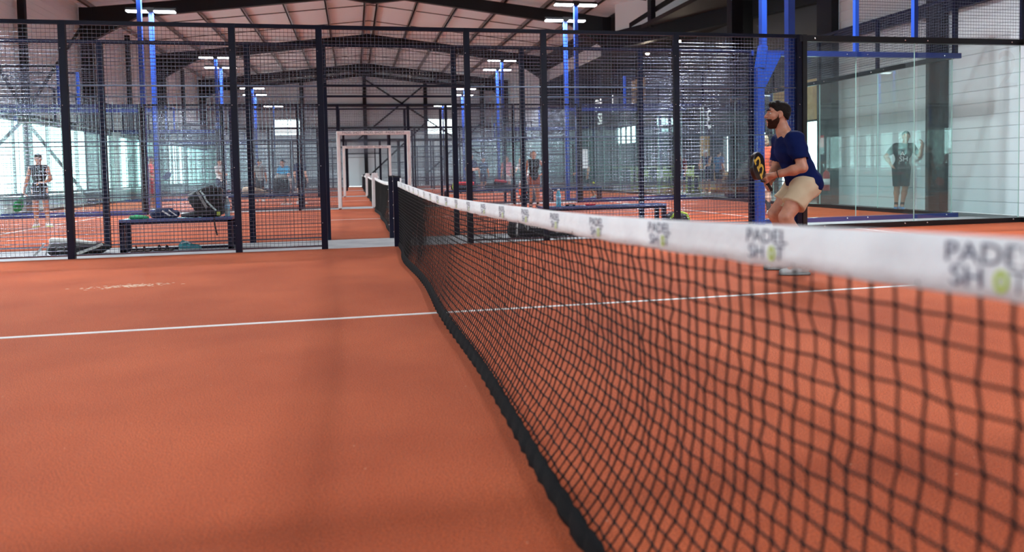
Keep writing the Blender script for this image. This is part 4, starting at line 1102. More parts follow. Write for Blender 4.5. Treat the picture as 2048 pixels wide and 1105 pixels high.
def hand_prims(w, d, n, s=1.0, curl=0.5, side=1, fr=0.0088):
    """palm, four unequal fingers and a thumb; d = pointing, n = palm side, side = where the thumb leaves"""
    w = A_(w, float); d = unit(d); n = unit(A_(n, float)-d*np.dot(n, d)); t = np.cross(d, n)*side
    P = []
    for i, (L, o) in enumerate(((0.066, 0.030), (0.076, 0.010), (0.070, -0.010), (0.054, -0.029))):
        k = w+s*(d*(0.088-abs(o)*0.15)+t*o)
        P.append(('c', w+s*(d*0.012+t*o*0.55), k, 0.017*s, 0.0125*s, 0.012))
        p = k; a = 0.25*curl
        for seg in (0.45, 0.32, 0.23):
            a += curl*0.62
            p2 = p+s*L*seg*1.25*(d*math.cos(a)+n*math.sin(a)); P.append(('c', p, p2, fr*s, fr*0.9*s, 0.004)); p = p2
    b = w+s*(d*0.028+t*0.026); m_ = b+s*(d*0.030+t*0.024+n*0.012); P += [('c', b, m_, 0.0125*s, 0.0105*s, 0.01), ('c', m_, m_+s*(d*0.030+t*0.004+n*(0.010+0.012*curl)), 0.010*s, 0.0088*s, 0.005)]
    return P

def person(label, loc, rz, H=1.62, J=None, top='tee', topm=None, bot='shorts', botm=None, hair='short', hairm=None, skin='skin', shoem=None, solem=None, sockm=None, face=(0, -1, 0), vox=0.011, hem=0.33, extra=None, female=False, tophem=0.50, grip_r=False):
    t = thing('person', label, 'person', loc, rz)
    k = H/1.75
    j = dict(pel=(0, 0, 0.94), che=(0, 0, 1.27), nec=(0, 0.01, 1.47), hea=(0, -0.01, 1.635), ls=(0.17, 0, 1.42), rs=(-0.17, 0, 1.42), le=(0.23, 0.02, 1.13), re=(-0.23, 0.02, 1.13), lw=(0.25, -0.06, 0.88), rw=(-0.25, -0.06, 0.88),
             lh=(0.085, 0, 0.92), rh=(-0.085, 0, 0.92), lk=(0.10, -0.01, 0.50), rk=(-0.10, -0.01, 0.50), la=(0.11, 0.03, 0.09), ra=(-0.11, 0.03, 0.09), lt=(0.13, -0.10, 0.03), rt=(-0.13, -0.10, 0.03), lhd=(0.03, -0.1, -1), rhd=(-0.03, -0.1, -1), lhn=(-1, 0, 0), rhn=(1, 0, 0))
    if J: j.update(J)
    dirs = ('lhd', 'rhd', 'lhn', 'rhn')
    j = {a: (A_(b, float) if a in dirs else A_(b, float)*k) for a, b in j.items()}
    w = 0.92 if female else 1.0
    def c(a, b, r1, r2, kk=None): return ('c', a, b, r1*k, r2*k) + ((kk,) if kk else ())
    up_ = unit(j['nec']-j['pel']); lat = unit(j['ls']-j['rs'])
    P = [c(j['pel'], j['che'], 0.115*w, 0.125*w), c(j['pel']+lat*0.05*k, j['pel']-lat*0.05*k, 0.12, 0.12), c(j['che']+lat*0.05*k, j['che']-lat*0.05*k, 0.115*w, 0.115*w), c(j['ls']-lat*0.04*k, j['rs']+lat*0.04*k, 0.07*w, 0.07*w),
         c(j['che'], j['nec'], 0.10*w, 0.055), c(j['nec'], j['hea']-A_((0, 0, 0.04))*k, 0.056*w, 0.052)]
    for s_, e_, w_, hd, hn, sd in (('ls', 'le', 'lw', 'lhd', 'lhn', -1), ('rs', 're', 'rw', 'rhd', 'rhn', 1)):
        P += [c(j[s_], j[e_], 0.056*w, 0.041*w), c(j[e_], j[e_]+(j[w_]-j[e_])*0.35, 0.042*w, 0.043*w), c(j[e_]+(j[w_]-j[e_])*0.35, j[w_], 0.042*w, 0.027*w)]
        P += hand_prims(j[w_], j[hd], j[hn], k*1.05, 0.7, sd, 0.0105)
    for h_, k_, a_, t_ in (('lh', 'lk', 'la', 'lt'), ('rh', 'rk', 'ra', 'rt')):
        P += [c(j[h_], j[k_], 0.092, 0.057), c(j[k_], j[k_]+(j[a_]-j[k_])*0.3+A_((0, 0.012*k, 0)), 0.055, 0.058), c(j[k_]+(j[a_]-j[k_])*0.3+A_((0, 0.012*k, 0)), j[a_], 0.056, 0.036), c(j[a_], j[t_]+A_((0, 0, 0.01)), 0.034, 0.03)]
    P += head_prims(j['hea'], face, k)
    b = body('body', P, M[skin], t, vox*0.85, 0.03, smooth_it=1)
    # clothes
    g = 0.018
    Tp = [c(j['pel']+up_*0.02*k, j['che'], 0.118*w+g, 0.128*w+g), c(j['che']+lat*0.05*k, j['che']-lat*0.05*k, 0.118*w+g*0.8, 0.118*w+g*0.8), c(j['ls']-lat*0.04*k, j['rs']+lat*0.04*k, 0.07*w+g*0.8, 0.07*w+g*0.8),
          c(j['che'], j['nec']-up_*0.03*k, 0.10*w+g, 0.05*w+g), c(j['pel']+lat*0.045*k, j['pel']-lat*0.045*k, 0.12+g*0.8, 0.12+g*0.8)]
    if top == 'tee':
        for s_, e_ in (('ls', 'le'), ('rs', 're')): Tp += [c(j[s_], j[s_]+(j[e_]-j[s_])*0.58, 0.064*w+g*0.5, 0.056*w+g*0.5)]
    body('shirt', Tp, topm, t, vox, 0.04, cuts=[(A_((0, 0, tophem*1.75))*k, (0, 0, -1))])
    hz = hem*1.75*k
    Bp = [c(j['pel']+lat*0.05*k, j['pel']-lat*0.05*k, 0.122+g*0.4, 0.122+g*0.4)]
    if bot == 'skirt':
        Bp += [c(j['pel'], (j['lk']+j['rk'])/2+A_((0.08*k, 0, 0.12*k)), 0.13, 0.13), c(j['pel'], (j['lk']+j['rk'])/2+A_((-0.08*k, 0, 0.12*k)), 0.13, 0.13)]
    else:
        for h_, k_ in (('lh', 'lk'), ('rh', 'rk')): Bp += [c(j[h_], j[k_], 0.108, 0.082)]
    body(bot, Bp, botm, t, vox, 0.03, cuts=[((0, 0, hz), (0, 0, -1)), ((0, 0, 1.02*k), (0, 0, 1))])
    for a_, t_, k_ in (('la', 'lt', 'lk'), ('ra', 'rt', 'rk')):
        d = j[t_]-j[a_]; hl = j[a_]-d*0.35
        hl = A_((hl[0], hl[1], 0.035*k)) + (A_((0, 0, j[a_][2]-0.09*k)) if j[a_][2] > 0.12*k else 0)
        tt = j[t_]+unit(A_((d[0], d[1], 0)))*0.05*k
        sh = body('shoe', [c(hl, tt, 0.048, 0.036), c(j[a_]-A_((0, 0, 0.01*k)), hl+A_((0, 0, 0.02*k)), 0.045, 0.045)], shoem, t, vox, 0.02, cuts=[((0, 0, min(hl[2], tt[2])-0.03*k), (0, 0, -1))])
        zb = min(hl[2], tt[2])-0.034*k
        body('sole', [c(hl+A_((0, 0, -0.025*k)), tt+A_((0, 0, -0.022*k)), 0.05, 0.038)], solem or M['white'], sh, vox*0.8, 0.01, cuts=[((0, 0, zb), (0, 0, -1)), ((0, 0, zb+0.026*k), (0, 0, 1))])
        if sockm:
            up2 = j[k_]-j[a_]; sl = 0.75 if sockm[1] == 'long' else 0.22
            body('sock', [c(j[a_], j[a_]+up2*sl, 0.043, 0.043 if sl < 0.5 else 0.066)], sockm[0], t, vox, 0.01, cuts=[(j[a_]+up2*sl*0.97, up2)])
    f, l, u = head_frame(face); hc = j['hea']
    def q(a, b_, d): return hc+k*(a*f+b_*l+d*u)
    R_ = [f, l, u]
    hp = [('e', q(-0.024, 0, 0.036), (0.098*k, 0.080*k, 0.090*k), R_)]
    hcuts = [(q(0.045, 0, 0.045), f*1.0-u*0.9), (q(0, 0, -0.03), -u)]
    if hair in ('long', 'pony'):
        if hair == 'long': hp += [('c', q(-0.06, 0.045, 0.03), q(-0.055, 0.06, -0.16), 0.05*k, 0.04*k), ('c', q(-0.06, -0.045, 0.03), q(-0.055, -0.06, -0.16), 0.05*k, 0.04*k), ('c', q(-0.08, 0, 0.03), q(-0.08, 0, -0.17), 0.05*k, 0.05*k)]
        else: hp += [('c', q(-0.10, 0, 0.06), q(-0.15, 0, -0.06), 0.035*k, 0.02*k)]
        hcuts = [(q(0.045, 0, 0.045), f*1.0-u*0.9)]
    if hair == 'curly': hp = [('e', q(-0.03, 0, 0.03), (0.115*k, 0.11*k, 0.115*k), R_), ('c', q(-0.04, 0.05, -0.05), q(-0.04, -0.05, -0.05), 0.07*k, 0.07*k)]; hcuts = [(q(0.05, 0, 0.03), f)]
    body('hair', hp, hairm or M['hair'], t, vox*0.9, 0.02, cuts=hcuts)
    if extra and 'cap' in extra:
        cp = body('cap', [('e', q(-0.018, 0, 0.042), (0.106*k, 0.086*k, 0.094*k), R_)], extra['cap'], t, vox*0.9, 0.02, cuts=[(q(0, 0, 0.045), -u)])
        body('cap_peak', [('c', q(0.08, -0.03, 0.05), q(0.08, 0.03, 0.05), 0.03*k, 0.03*k), ('c', q(0.08, 0, 0.05), q(0.14, 0, 0.04), 0.04*k, 0.03*k)], extra['cap'], cp, vox*0.7, 0.02, cuts=[(q(0, 0, 0.043), -u), (q(0, 0, 0.06), u)])
    return t, j, k

SH = dict(shoem=M['whitecloth'])
# woman in the dark dress, left, facing the camera
t, j, k = person('woman in black sleeveless top and skirt with green racket before the bright windows', (-7.05, 17.3, 0), 0.12, 1.53,
    dict(le=(0.25, -0.02, 1.15), lw=(0.13, -0.16, 1.06), lhd=(-1, -0.3, 0.1), lhn=(0, 0.5, -1), re=(-0.26, 0.03, 1.14), rw=(-0.31, -0.06, 0.90), la=(0.15, 0.02, 0.09), lt=(0.22, -0.09, 0.03), ra=(-0.10, 0.02, 0.09), rt=(-0.11, -0.11, 0.03), lk=(0.12, -0.01, 0.5)),
    'tank', BK, 'skirt', BK, 'pony', M['brownhair'], shoem=WH, solem=LM, face=(0.5, -1, 0.0), female=True, hem=0.385, extra={'cap': BK}, vox=0.010)
racket('green padel racket hanging from the hand of the woman in black', tuple(hand_at(t, j, 'rw', k)+Vector((-0.13, -0.10, -0.36))), tuple(hand_at(t, j, 'rw', k)+Vector((0.02, 0.01, 0.05))), 0.9, face=GN, rim=GN)
# man in pink shirt, left
t, j, k = person('man in pink shirt and crimson shorts with dark cap, standing side on beyond the bench', (-6.45, 23.8, 0), 1.25, 1.62, dict(re=(-0.22, -0.06, 1.15), rw=(-0.16, -0.26, 1.02), rhd=(0.3, -1, 0.1)), 'tee', PK, 'shorts', RD, 'short', shoem=WH, extra={'cap': NV}, hem=0.3)
racket('dark blue racket held by the man in pink shirt', tuple(hand_at(t, j, 'rw', k)+Vector((0.36, -0.12, 0.12))), tuple(hand_at(t, j, 'rw', k)+Vector((-0.05, 0.01, -0.02))), 0.8, face=NV, rim=NV)
# pair behind the third fence, left of centre
person('person in bright blue shirt leaning forward beyond the second bench', (-2.75, 25.6, 0), -0.5, 1.58, dict(che=(0, -0.10, 1.22), nec=(0, -0.18, 1.38), hea=(0, -0.23, 1.53), ls=(0.17, -0.15, 1.34), rs=(-0.17, -0.15, 1.34), le=(0.23, -0.2, 1.08), re=(-0.23, -0.2, 1.08), lw=(0.15, -0.32, 0.92), rw=(-0.15, -0.32, 0.92)), 'tee', cloth('bluefabric', (0.02, 0.25, 0.5)), 'shorts', WH, shoem=WH)
person('person in dark top standing close behind the one in bright blue', (-2.35, 26.3, 0), 2.6, 1.62, None, 'tee', NV, 'shorts', BK, skin='skin3', shoem=WH)
person('person in pale shirt with blue racket, far off between two fence posts', (-5.3, 28.5, 0), 1.0, 1.6, dict(re=(-0.26, -0.14, 1.25), rw=(-0.16, -0.32, 1.15), rhd=(0.2, -1, 0)), 'tee', WH, 'shorts', NV, shoem=WH)
person('person in grey shirt and dark cap visible just above the standing dark backpack', (-4.1, 30.0, 0), 0.3, 1.6, None, 'tee', GR, 'shorts', BK, shoem=WH, extra={'cap': BK})
# right of the net
person('red haired person in dark shirt with folded arms beside a fence post', (3.35, 25.3, 0), 0.3, 1.6, dict(le=(0.24, -0.08, 1.17), lw=(0.04, -0.20, 1.16), lhd=(-1, 0, 0.1), lhn=(0, 1, 0), re=(-0.24, -0.08, 1.17), rw=(-0.04, -0.22, 1.12), rhd=(1, 0, 0.1), rhn=(0, 1, 0)), 'tee', NV, 'shorts', NV, 'short', M['brownhair'], shoem=BK)
person('person in dark blue shirt, faint between two posts above the crimson bag', (5.2, 33.6, 0), 0.2, 1.62, None, 'tee', cloth('slate', (0.03, 0.07, 0.14)), 'shorts', NV, shoem=WH)
person('woman in pink and white top standing far off, left of the running player', (5.35, 29.0, 0), -0.4, 1.55, None, 'tee', cloth('rosefabric', (0.65, 0.3, 0.33)), 'skirt', WH, 'long', M['brownhair'], shoem=WH, female=True, hem=0.37)
person('player in white running towards the net with the torso tipped to the left', (5.55, 26.8, 0), -0.9, 1.58, dict(pel=(0.03, 0.15, 0.86), che=(0, -0.02, 1.16), nec=(0, -0.14, 1.34), hea=(0, -0.2, 1.49), ls=(0.17, -0.11, 1.30), rs=(-0.17, -0.11, 1.30), lh=(0.1, 0.15, 0.84), rh=(-0.06, 0.15, 0.84), lk=(0.12, 0.30, 0.50), la=(0.12, 0.62, 0.16), lt=(0.12, 0.52, 0.05), rk=(-0.1, -0.15, 0.52), ra=(-0.1, -0.08, 0.09), rt=(-0.1, -0.21, 0.03), re=(-0.2, -0.3, 1.1), rw=(-0.15, -0.45, 0.95), le=(0.22, -0.2, 1.08), lw=(0.2, -0.36, 0.98)), 'tee', WH, 'shorts', WH, 'short', M['blond'], skin='skin3', shoem=WH)
t, j, k = person('woman with long brown hair in black sleeveless top, hand on hip, behind the headband', (4.05, 19.0, 0), -0.12, 1.50,
    dict(le=(0.40, 0.05, 1.20), lw=(0.24, -0.02, 1.02), lhd=(-1, 0, -0.35), lhn=(-0.2, 0, -1), re=(-0.25, 0.0, 1.14), rw=(-0.29, -0.08, 0.88)), 'tank', BK, 'shorts', cloth('rustfabric', (0.30, 0.07, 0.03)), 'long', M['brownhair'], skin='skin2', shoem=BK, sockm=(BK, 'short'), face=(0.1, -1, 0), female=True, hem=0.40, tophem=0.44)
racket('orange and teal racket held low by the woman in the black sleeveless top', tuple(hand_at(t, j, 'rw', k)+Vector((-0.12, -0.10, -0.38))), tuple(hand_at(t, j, 'rw', k)+Vector((0.01, 0.01, 0.05))), 0.5, face=OR, rim=TL)
t, j, k = person('man in grey cap and dark shirt striding left with a black racket beyond the glass', (6.75, 23.25, 0), -1.15, 1.55,
    dict(nec=(0, -0.05, 1.45), hea=(0, -0.09, 1.60), che=(0, -0.03, 1.26), rh=(-0.08, 0, 0.9), lk=(0.10, 0.10, 0.52), la=(0.11, 0.38, 0.16), lt=(0.11, 0.28, 0.05), rk=(-0.10, -0.22, 0.53), ra=(-0.10, -0.30, 0.09), rt=(-0.10, -0.44, 0.04), re=(-0.22, -0.02, 1.14), rw=(-0.2, -0.26, 0.96), rhd=(0.1, -1, -0.4)), 'tee', cloth('darkgrey', (0.05, 0.06, 0.07)), 'shorts', BK, shoem=cloth('paleteal', (0.45, 0.65, 0.72)), hem=0.34, extra={'cap': cloth('capgrey', (0.35, 0.36, 0.37))}, face=(0, -1, -0.05))
racket('black racket pointed forward by the striding man in grey cap', tuple(hand_at(t, j, 'rw', k)+Vector((-0.38, -0.1, -0.12))), tuple(hand_at(t, j, 'rw', k)+Vector((0.05, 0.01, 0.02))), 1.2)
t, j, k = person('player with curly blond hair, orange shirt and tall dark socks behind the navy player', (7.45, 13.5, 0), 2.9, 1.60, dict(le=(0.22, -0.08, 1.15), lw=(0.16, -0.25, 1.0), re=(-0.22, -0.08, 1.15), rw=(-0.16, -0.25, 1.0)), 'tee', OR, 'shorts', WH, 'curly', M['blond'], skin='skin3', shoem=WH, solem=cloth('hotpink', (0.8, 0.1, 0.3)), sockm=(cloth('charcoal', (0.04, 0.05, 0.06)), 'long'), hem=0.30)
# man leaning on the wall column
t, j, k = person('man in black lettered shirt leaning by the column behind the glass, hand on hip', (10.78, 13.7, 0), -0.55, 1.66,
    dict(pel=(0.0, 0, 0.95), che=(0.03, 0.0, 1.27), nec=(0.07, 0.0, 1.46), hea=(0.09, -0.02, 1.63), ls=(0.22, 0, 1.40), rs=(-0.12, 0.01, 1.41), re=(-0.30, 0.06, 1.20), rw=(-0.20, -0.06, 0.98), rhd=(0.9, -0.1, -0.5), rhn=(0.3, 0.5, -1), le=(0.36, 0.04, 1.19), lw=(0.40, -0.02, 1.40), lhd=(0.2, 0, 1), lhn=(-1, 0, 0),
         la=(0.02, 0.02, 0.09), lt=(0.02, -0.11, 0.03), ra=(-0.10, 0.0, 0.09), rt=(-0.13, -0.12, 0.03), lk=(0.08, -0.03, 0.5), rk=(-0.09, -0.03, 0.5)), 'tee', BK, 'shorts', BK, 'short', M['hair'], skin='skin2', shoem=cloth('royal', (0.05, 0.25, 0.55)), sockm=(BK, 'short'), face=(-0.1, -1, 0), vox=0.009, hem=0.30)
for s_, z, x, m_, sz in (('S', 1.27, -0.02, TL, 0.10), ('A', 1.18, 0.0, WH, 0.12), ('SH', 1.07, 0.02, WH, 0.13)):
    vs, fs = text_mesh(s_, sz*1.1); mb = MB(); mb.add([(v.x+x, -0.178, v.y+z) for v in vs], fs); mb.build('lettering', m_, t)
# people in the club room
person('club guest in white cap and dark vest standing by the olive table', (12.0, 25.2, 0), -0.9, 1.62, dict(nec=(0, -0.05, 1.45), hea=(0, -0.1, 1.6), le=(0.2, -0.18, 1.15), lw=(0.1, -0.38, 1.08), re=(-0.2, -0.18, 1.15), rw=(-0.1, -0.38, 1.08)), 'tank', NV, 'shorts', BK, skin='skin2', shoem=WH, extra={'cap': WH})
person('club guest in blue shirt just behind the one in white cap', (12.7, 25.6, 0), 1.9, 1.58, None, 'tee', cloth('denimfabric', (0.02, 0.12, 0.30)), 'shorts', BK, shoem=BK)
person('club guest in dark red top at the left end of the olive table', (11.5, 26.2, 0), -1.2, 1.52, dict(nec=(0, -0.08, 1.42), hea=(0, -0.14, 1.56)), 'tee', cloth('maroonfabric', (0.12, 0.02, 0.03)), 'shorts', NV, shoem=WH)

# ------------------------------------------------------------------ club room furniture
def high_table(label, x0, x1, y, h=1.0):
    t = thing('high_table', label, 'table', ((x0+x1)/2, y, 0), 0, 'olive framed tables of the club room'); L = (x1-x0)/2
    mb = MB(); mb.box((-L, -0.35, h), (L, 0.35, h+0.04)); mb.build('tabletop', M['olive'], t)
    for sx in (-1, 1):
        for sy in (-1, 1): mb = MB(); mb.box((sx*(L-0.05)-0.025, sy*0.3-0.025, 0), (sx*(L-0.05)+0.025, sy*0.3+0.025, h)); mb.build('leg', M['olive'], t)
    mb = MB(); mb.box((-L+0.05, -0.32, 0.22), (L-0.05, -0.28, 0.26)); mb.box((-L+0.05, 0.28, 0.22), (L-0.05, 0.32, 0.26)); mb.build('stretcher', M['olive'], t)
    return t
ht = high_table('olive framed high table nearest the guests in the club room', 10.9, 12.2, 26.9)
dup(ht, (11.4, 29.2, 0), 0, 'second olive framed high table, further back in the club room'); dup(ht, (11.2, 32.0, 0), 0, 'third olive framed high table, small behind the second fence post')
def stool(label, x, y, m):
    t = thing('bar_stool', label, 'stool', (x, y, 0), 0, 'bar stools of the club room')
    mb = MB(); mb.box((-0.17, -0.17, 0.62), (0.17, 0.17, 0.66)); mb.build('seat', m, t, bevel=0.01)
    mb = MB(); mb.box((-0.17, 0.14, 0.66), (0.17, 0.17, 0.92)); mb.build('backrest', m, t, bevel=0.01)
    for sx in (-1, 1):
        for sy in (-1, 1): mb = MB(); mb.tube([(sx*0.15, sy*0.15, 0.62), (sx*0.19, sy*0.19, 0)], 0.012, n=6); mb.build('leg', M['olive'], t)
    return t
s0 = stool('olive stool in front of the nearest high table, left one', 11.0, 26.2, M['olive'])
dup(s0, (11.9, 26.15, 0), 0.2, 'olive stool in front of the nearest high table, right one'); dup(s0, (11.0, 28.5, 0), 0.1, 'olive stool at the second high table, nearest the courts'); dup(s0, (11.8, 28.4, 0), -0.2, 'olive stool at the second high table, nearest the dark wall')
stool('white stool between the first and second high table', 11.5, 27.7, M['white'])
t = thing('planter', 'dark wooden planter box on the grey floor beside the thick blue pole', 'planter', (11.3, 21.3, 0))
mb = MB()
for i in range(4): mb.box((-0.45, -0.35, 0.02+i*0.16), (0.45, 0.35, 0.165+i*0.16))
mb.build('box', M['wood_dark'], t)
mb = MB(); mb.box((-0.48, -0.38, 0.66), (0.48, 0.38, 0.70)); mb.build('rim', M['navy'], t)
t = thing('sofa', 'low wooden bench seat with pale cushion against the dark wall', 'bench', (13.2, 26.4, 0))
mb = MB(); mb.box((-0.4, -1.2, 0.12), (0.4, 1.2, 0.2)); mb.build('base', M['wood'], t); mb = MB(); mb.box((-0.38, -1.15, 0.2), (0.38, 1.15, 0.42)); mb.build('cushion', cloth('tan', (0.55, 0.42, 0.30)), t, bevel=0.04)
mb = MB(); mb.box((0.3, -1.2, 0.2), (0.4, 1.2, 0.8)); mb.build('backrest', M['wood'], t)
t = thing('concrete_block', 'pale low block on the floor between the player in navy and the column', 'block', (12.4, 19.4, 0)); mb = MB(); mb.box((-0.5, -0.3, 0), (0.5, 0.3, 0.42)); mb.build('base', M['concrete'], t, bevel=0.02); mb = MB(); mb.box((-0.55, -0.35, 0.42), (0.55, 0.35, 0.48)); mb.build('slab_top', M['whitecloth'], t, bevel=0.01)
# fire extinguisher on the column
t = thing('fire_extinguisher', 'red fire extinguisher hanging on the dark column behind the glass', 'extinguisher', (10.83, 16.36, 0.34))
mb = MB(); mb.lathe([(0.07, 0), (0.082, 0.02), (0.082, 0.42), (0.06, 0.47), (0.025, 0.49), (0.025, 0.52)], n=20); mb.build('cylinder', M['red'], t)
mb = MB(); mb.box((0.07, -0.03, 0.30), (0.105, 0.03, 0.36)); mb.build('bracket', M['black'], t)
mb = MB(); mb.lathe([(0.083, 0.15), (0.083, 0.30)], n=20); mb.build('label_band', M['white'], t)
mb = MB(); mb.box((-0.02, -0.08, 0.52), (0.02, 0.04, 0.545)); mb.bar((0, 0.02, 0.55), (0, -0.09, 0.60), 0.02, 0.012); mb.tube([(0, 0, 0.53), (0.07, 0, 0.55), (0.11, 0, 0.45), (0.105, 0, 0.2)], 0.01, n=6); mb.build('valve', M['black'], t)
panel('safety_sign', 'small red and white safety sign above the extinguisher', 'sign', (10.92, 16.6, 1.42), (10.926, 16.8, 1.72), M['red'])

# ------------------------------------------------------------------ the player in navy
MX, MY = 3.25, 5.94
t = thing('person', 'bearded man in navy t-shirt and khaki shorts crouching with black racket beyond the net', 'person', (MX, MY, 0))
F = unit((-0.957, 0.287, 0.03)); L_ = A_((-0.287, -0.957, 0))
J = {a: A_(b, float) for a, b in dict(pel=(0.185, 0.0, 0.82), wai=(0.15, 0, 0.95), che=(0.07, 0, 1.13), nec=(0.0, 0.0, 1.285), hea=(-0.060, 0.01, 1.447), ls=(0.0, -0.175, 1.215), rs=(0.065, 0.17, 1.21),
     le=(0.025, -0.255, 0.965), lw=(-0.165, -0.115, 0.905), re=(0.05, 0.21, 0.965), rw=(-0.105, 0.06, 0.845), lh=(0.15, -0.10, 0.80), rh=(0.205, 0.09, 0.80), lk=(-0.070, -0.135, 0.53), rk=(0.0, 0.16, 0.545),
     la=(0.10, -0.125, 0.09), ra=(0.16, 0.23, 0.10), lt=(-0.035, -0.095, 0.035), rt=(0.02, 0.27, 0.035)).items()}
hb = A_((-0.13, 0.0, 0.77)); tip = A_((-0.44, -0.20, 1.083)); hx = unit(tip-hb)
def grip(center, wrist, rh, side, spread=0.0195):
    """four fingers and a thumb wrapped round the handle axis hx at center"""
    P = []; v0 = wrist-center; v0 = unit(v0-hx*np.dot(v0, hx)); v1 = np.cross(hx, v0)*side
    def on(ang, r, off): return center+hx*off+(v0*math.cos(ang)+v1*math.sin(ang))*r
    for i in range(4):
        off = (i-1.5)*spread; r = rh+0.009
        pts = [on(a, r+(0.006 if a < 0.3 else 0), off) for a in (0.15, 1.05, 1.95, 2.8)]
        rad = [0.0105, 0.0095, 0.0088, 0.008]; 
        P.append(('c', wrist+(center-wrist)*0.15+hx*off*0.5, pts[0], 0.019, 0.0125, 0.012))
        for a in range(3): P.append(('c', pts[a], pts[a+1], rad[a], rad[a+1], 0.004))
    P.append(('c', wrist+(center-wrist)*0.3+hx*0.02, on(-0.7, rh+0.014, 0.035), 0.015, 0.0115, 0.01)); P.append(('c', on(-0.7, rh+0.014, 0.035), on(-1.5, rh+0.010, 0.055), 0.011, 0.009, 0.005))
    return P
def c5(a, b, r1, r2, kk=None): return ('c', A_(a), A_(b), r1, r2) + ((kk,) if kk else ())
P = [c5(J['pel'], J['che'], 0.115, 0.12), c5(J['pel']+L_*0.06, J['pel']-L_*0.06, 0.12, 0.12), c5(J['che']+L_*0.06, J['che']-L_*0.06, 0.11, 0.11), c5(J['ls'], J['rs'], 0.06, 0.06), c5(J['che'], J['nec'], 0.10, 0.062),
     c5(J['nec'], J['hea']+A_((0.02, 0, -0.045)), 0.060, 0.057), c5(J['nec']+L_*0.02, J['nec']+L_*0.10-A_((0, 0, 0.03)), 0.045, 0.035), c5(J['nec']-L_*0.02, J['nec']-L_*0.10-A_((0, 0, 0.03)), 0.045, 0.035)]
for s_, e_, w_ in (('ls', 'le', 'lw'), ('rs', 're', 'rw')):
    e, w = J[e_], J[w_]; m_ = e+(w-e)*0.33
    P += [c5(J[s_], J[s_]+(e-J[s_])*0.5, 0.058, 0.052), c5(J[s_]+(e-J[s_])*0.5, e, 0.052, 0.040), c5(e, m_, 0.040, 0.044), c5(m_, e+(w-e)*0.75, 0.044, 0.031), c5(e+(w-e)*0.75, w, 0.031, 0.026)]
P += grip(hb+hx*0.155, J['lw'], 0.012, -1) + grip(hb+hx*0.055, J['rw'], 0.017, 1)
for h_, k_, a_, t_ in (('lh', 'lk', 'la', 'lt'), ('rh', 'rk', 'ra', 'rt')):
    h, kn, a = J[h_], J[k_], J[a_]; bk = -F*0.022
    P += [c5(h, h+(kn-h)*0.5, 0.095, 0.080), c5(h+(kn-h)*0.5, kn, 0.080, 0.058), c5(kn+F*0.004, kn+F*0.008-A_((0, 0, 0.03)), 0.048, 0.044), c5(kn, kn+(a-kn)*0.3+bk, 0.052, 0.060), c5(kn+(a-kn)*0.3+bk, kn+(a-kn)*0.62+bk*0.6, 0.060, 0.046), c5(kn+(a-kn)*0.62+bk*0.6, a, 0.045, 0.034), c5(a, J[t_], 0.036, 0.03)]
P += head_prims(J['hea'], F, 1.0, True)
body('body', P, M['skin'], t, 0.0058, 0.022, smooth_it=1)
f, l, u = head_frame(F); hc = J['hea']; R_ = [f, l, u]
def q(a, b_, d): return hc+a*f+b_*l+d*u
# hair, beard, eyes, brows
body('hair', [('e', q(-0.026, 0, 0.038), (0.095, 0.079, 0.086), R_), ('c', q(0.045, 0.035, 0.092), q(0.045, -0.035, 0.092), 0.024, 0.024), ('c', q(0.0, 0, 0.105), q(0.05, 0, 0.10), 0.03, 0.022), ('c', q(-0.075, 0.03, 0.0), q(-0.070, 0.03, -0.045), 0.032, 0.022), ('c', q(-0.075, -0.03, 0.0), q(-0.070, -0.03, -0.045), 0.032, 0.022)],
     M['hair'], t, 0.006, 0.015, cuts=[(q(0.062, 0, 0.068), f*1.0-u*0.75), (q(-0.030, 0, -0.010), f*0.55-u*0.85)], smooth_it=1)
def beard_cut(D, X, Y, Z):
    pf = (X-hc[0])*f[0]+(Y-hc[1])*f[1]+(Z-hc[2])*f[2]; pl = (X-hc[0])*l[0]+(Y-hc[1])*l[1]+(Z-hc[2])*l[2]; pu = (X-hc[0])*u[0]+(Y-hc[1])*u[1]+(Z-hc[2])*u[2]
    top = np.where(pf > 0.055, -0.040, np.where(pf > 0.015, -0.050+0.0*pf, 0.005))          # moustache line, cheek, sideburn
    top = np.where((pf > 0.012) & (pf < 0.058), -0.030-0.55*(pf-0.012), top)
    D = np.maximum(D, pu-top); D = np.maximum(D, -(pf+0.006))
    mouth = np.sqrt(((pf-0.093)/1.0)**2+(pl/1.7)**2+((pu+0.058)/0.9)**2)-0.013
    return np.maximum(D, -mouth)
body('beard', [('e', q(0.023, 0, -0.037), (0.068, 0.0625, 0.083), R_), ('c', q(0.055, 0, -0.095), q(0.030, 0, -0.085), 0.032, 0.040), ('c', q(0.082, -0.018, -0.046), q(0.082, 0.018, -0.046), 0.012, 0.012), ('c', q(0.005, 0.066, 0.0), q(0.012, 0.058, -0.05), 0.014, 0.02), ('c', q(0.005, -0.066, 0.0), q(0.012, -0.058, -0.05), 0.014, 0.02)], M['beard'], t, 0.0052, 0.015, extra=beard_cut, smooth_it=1)
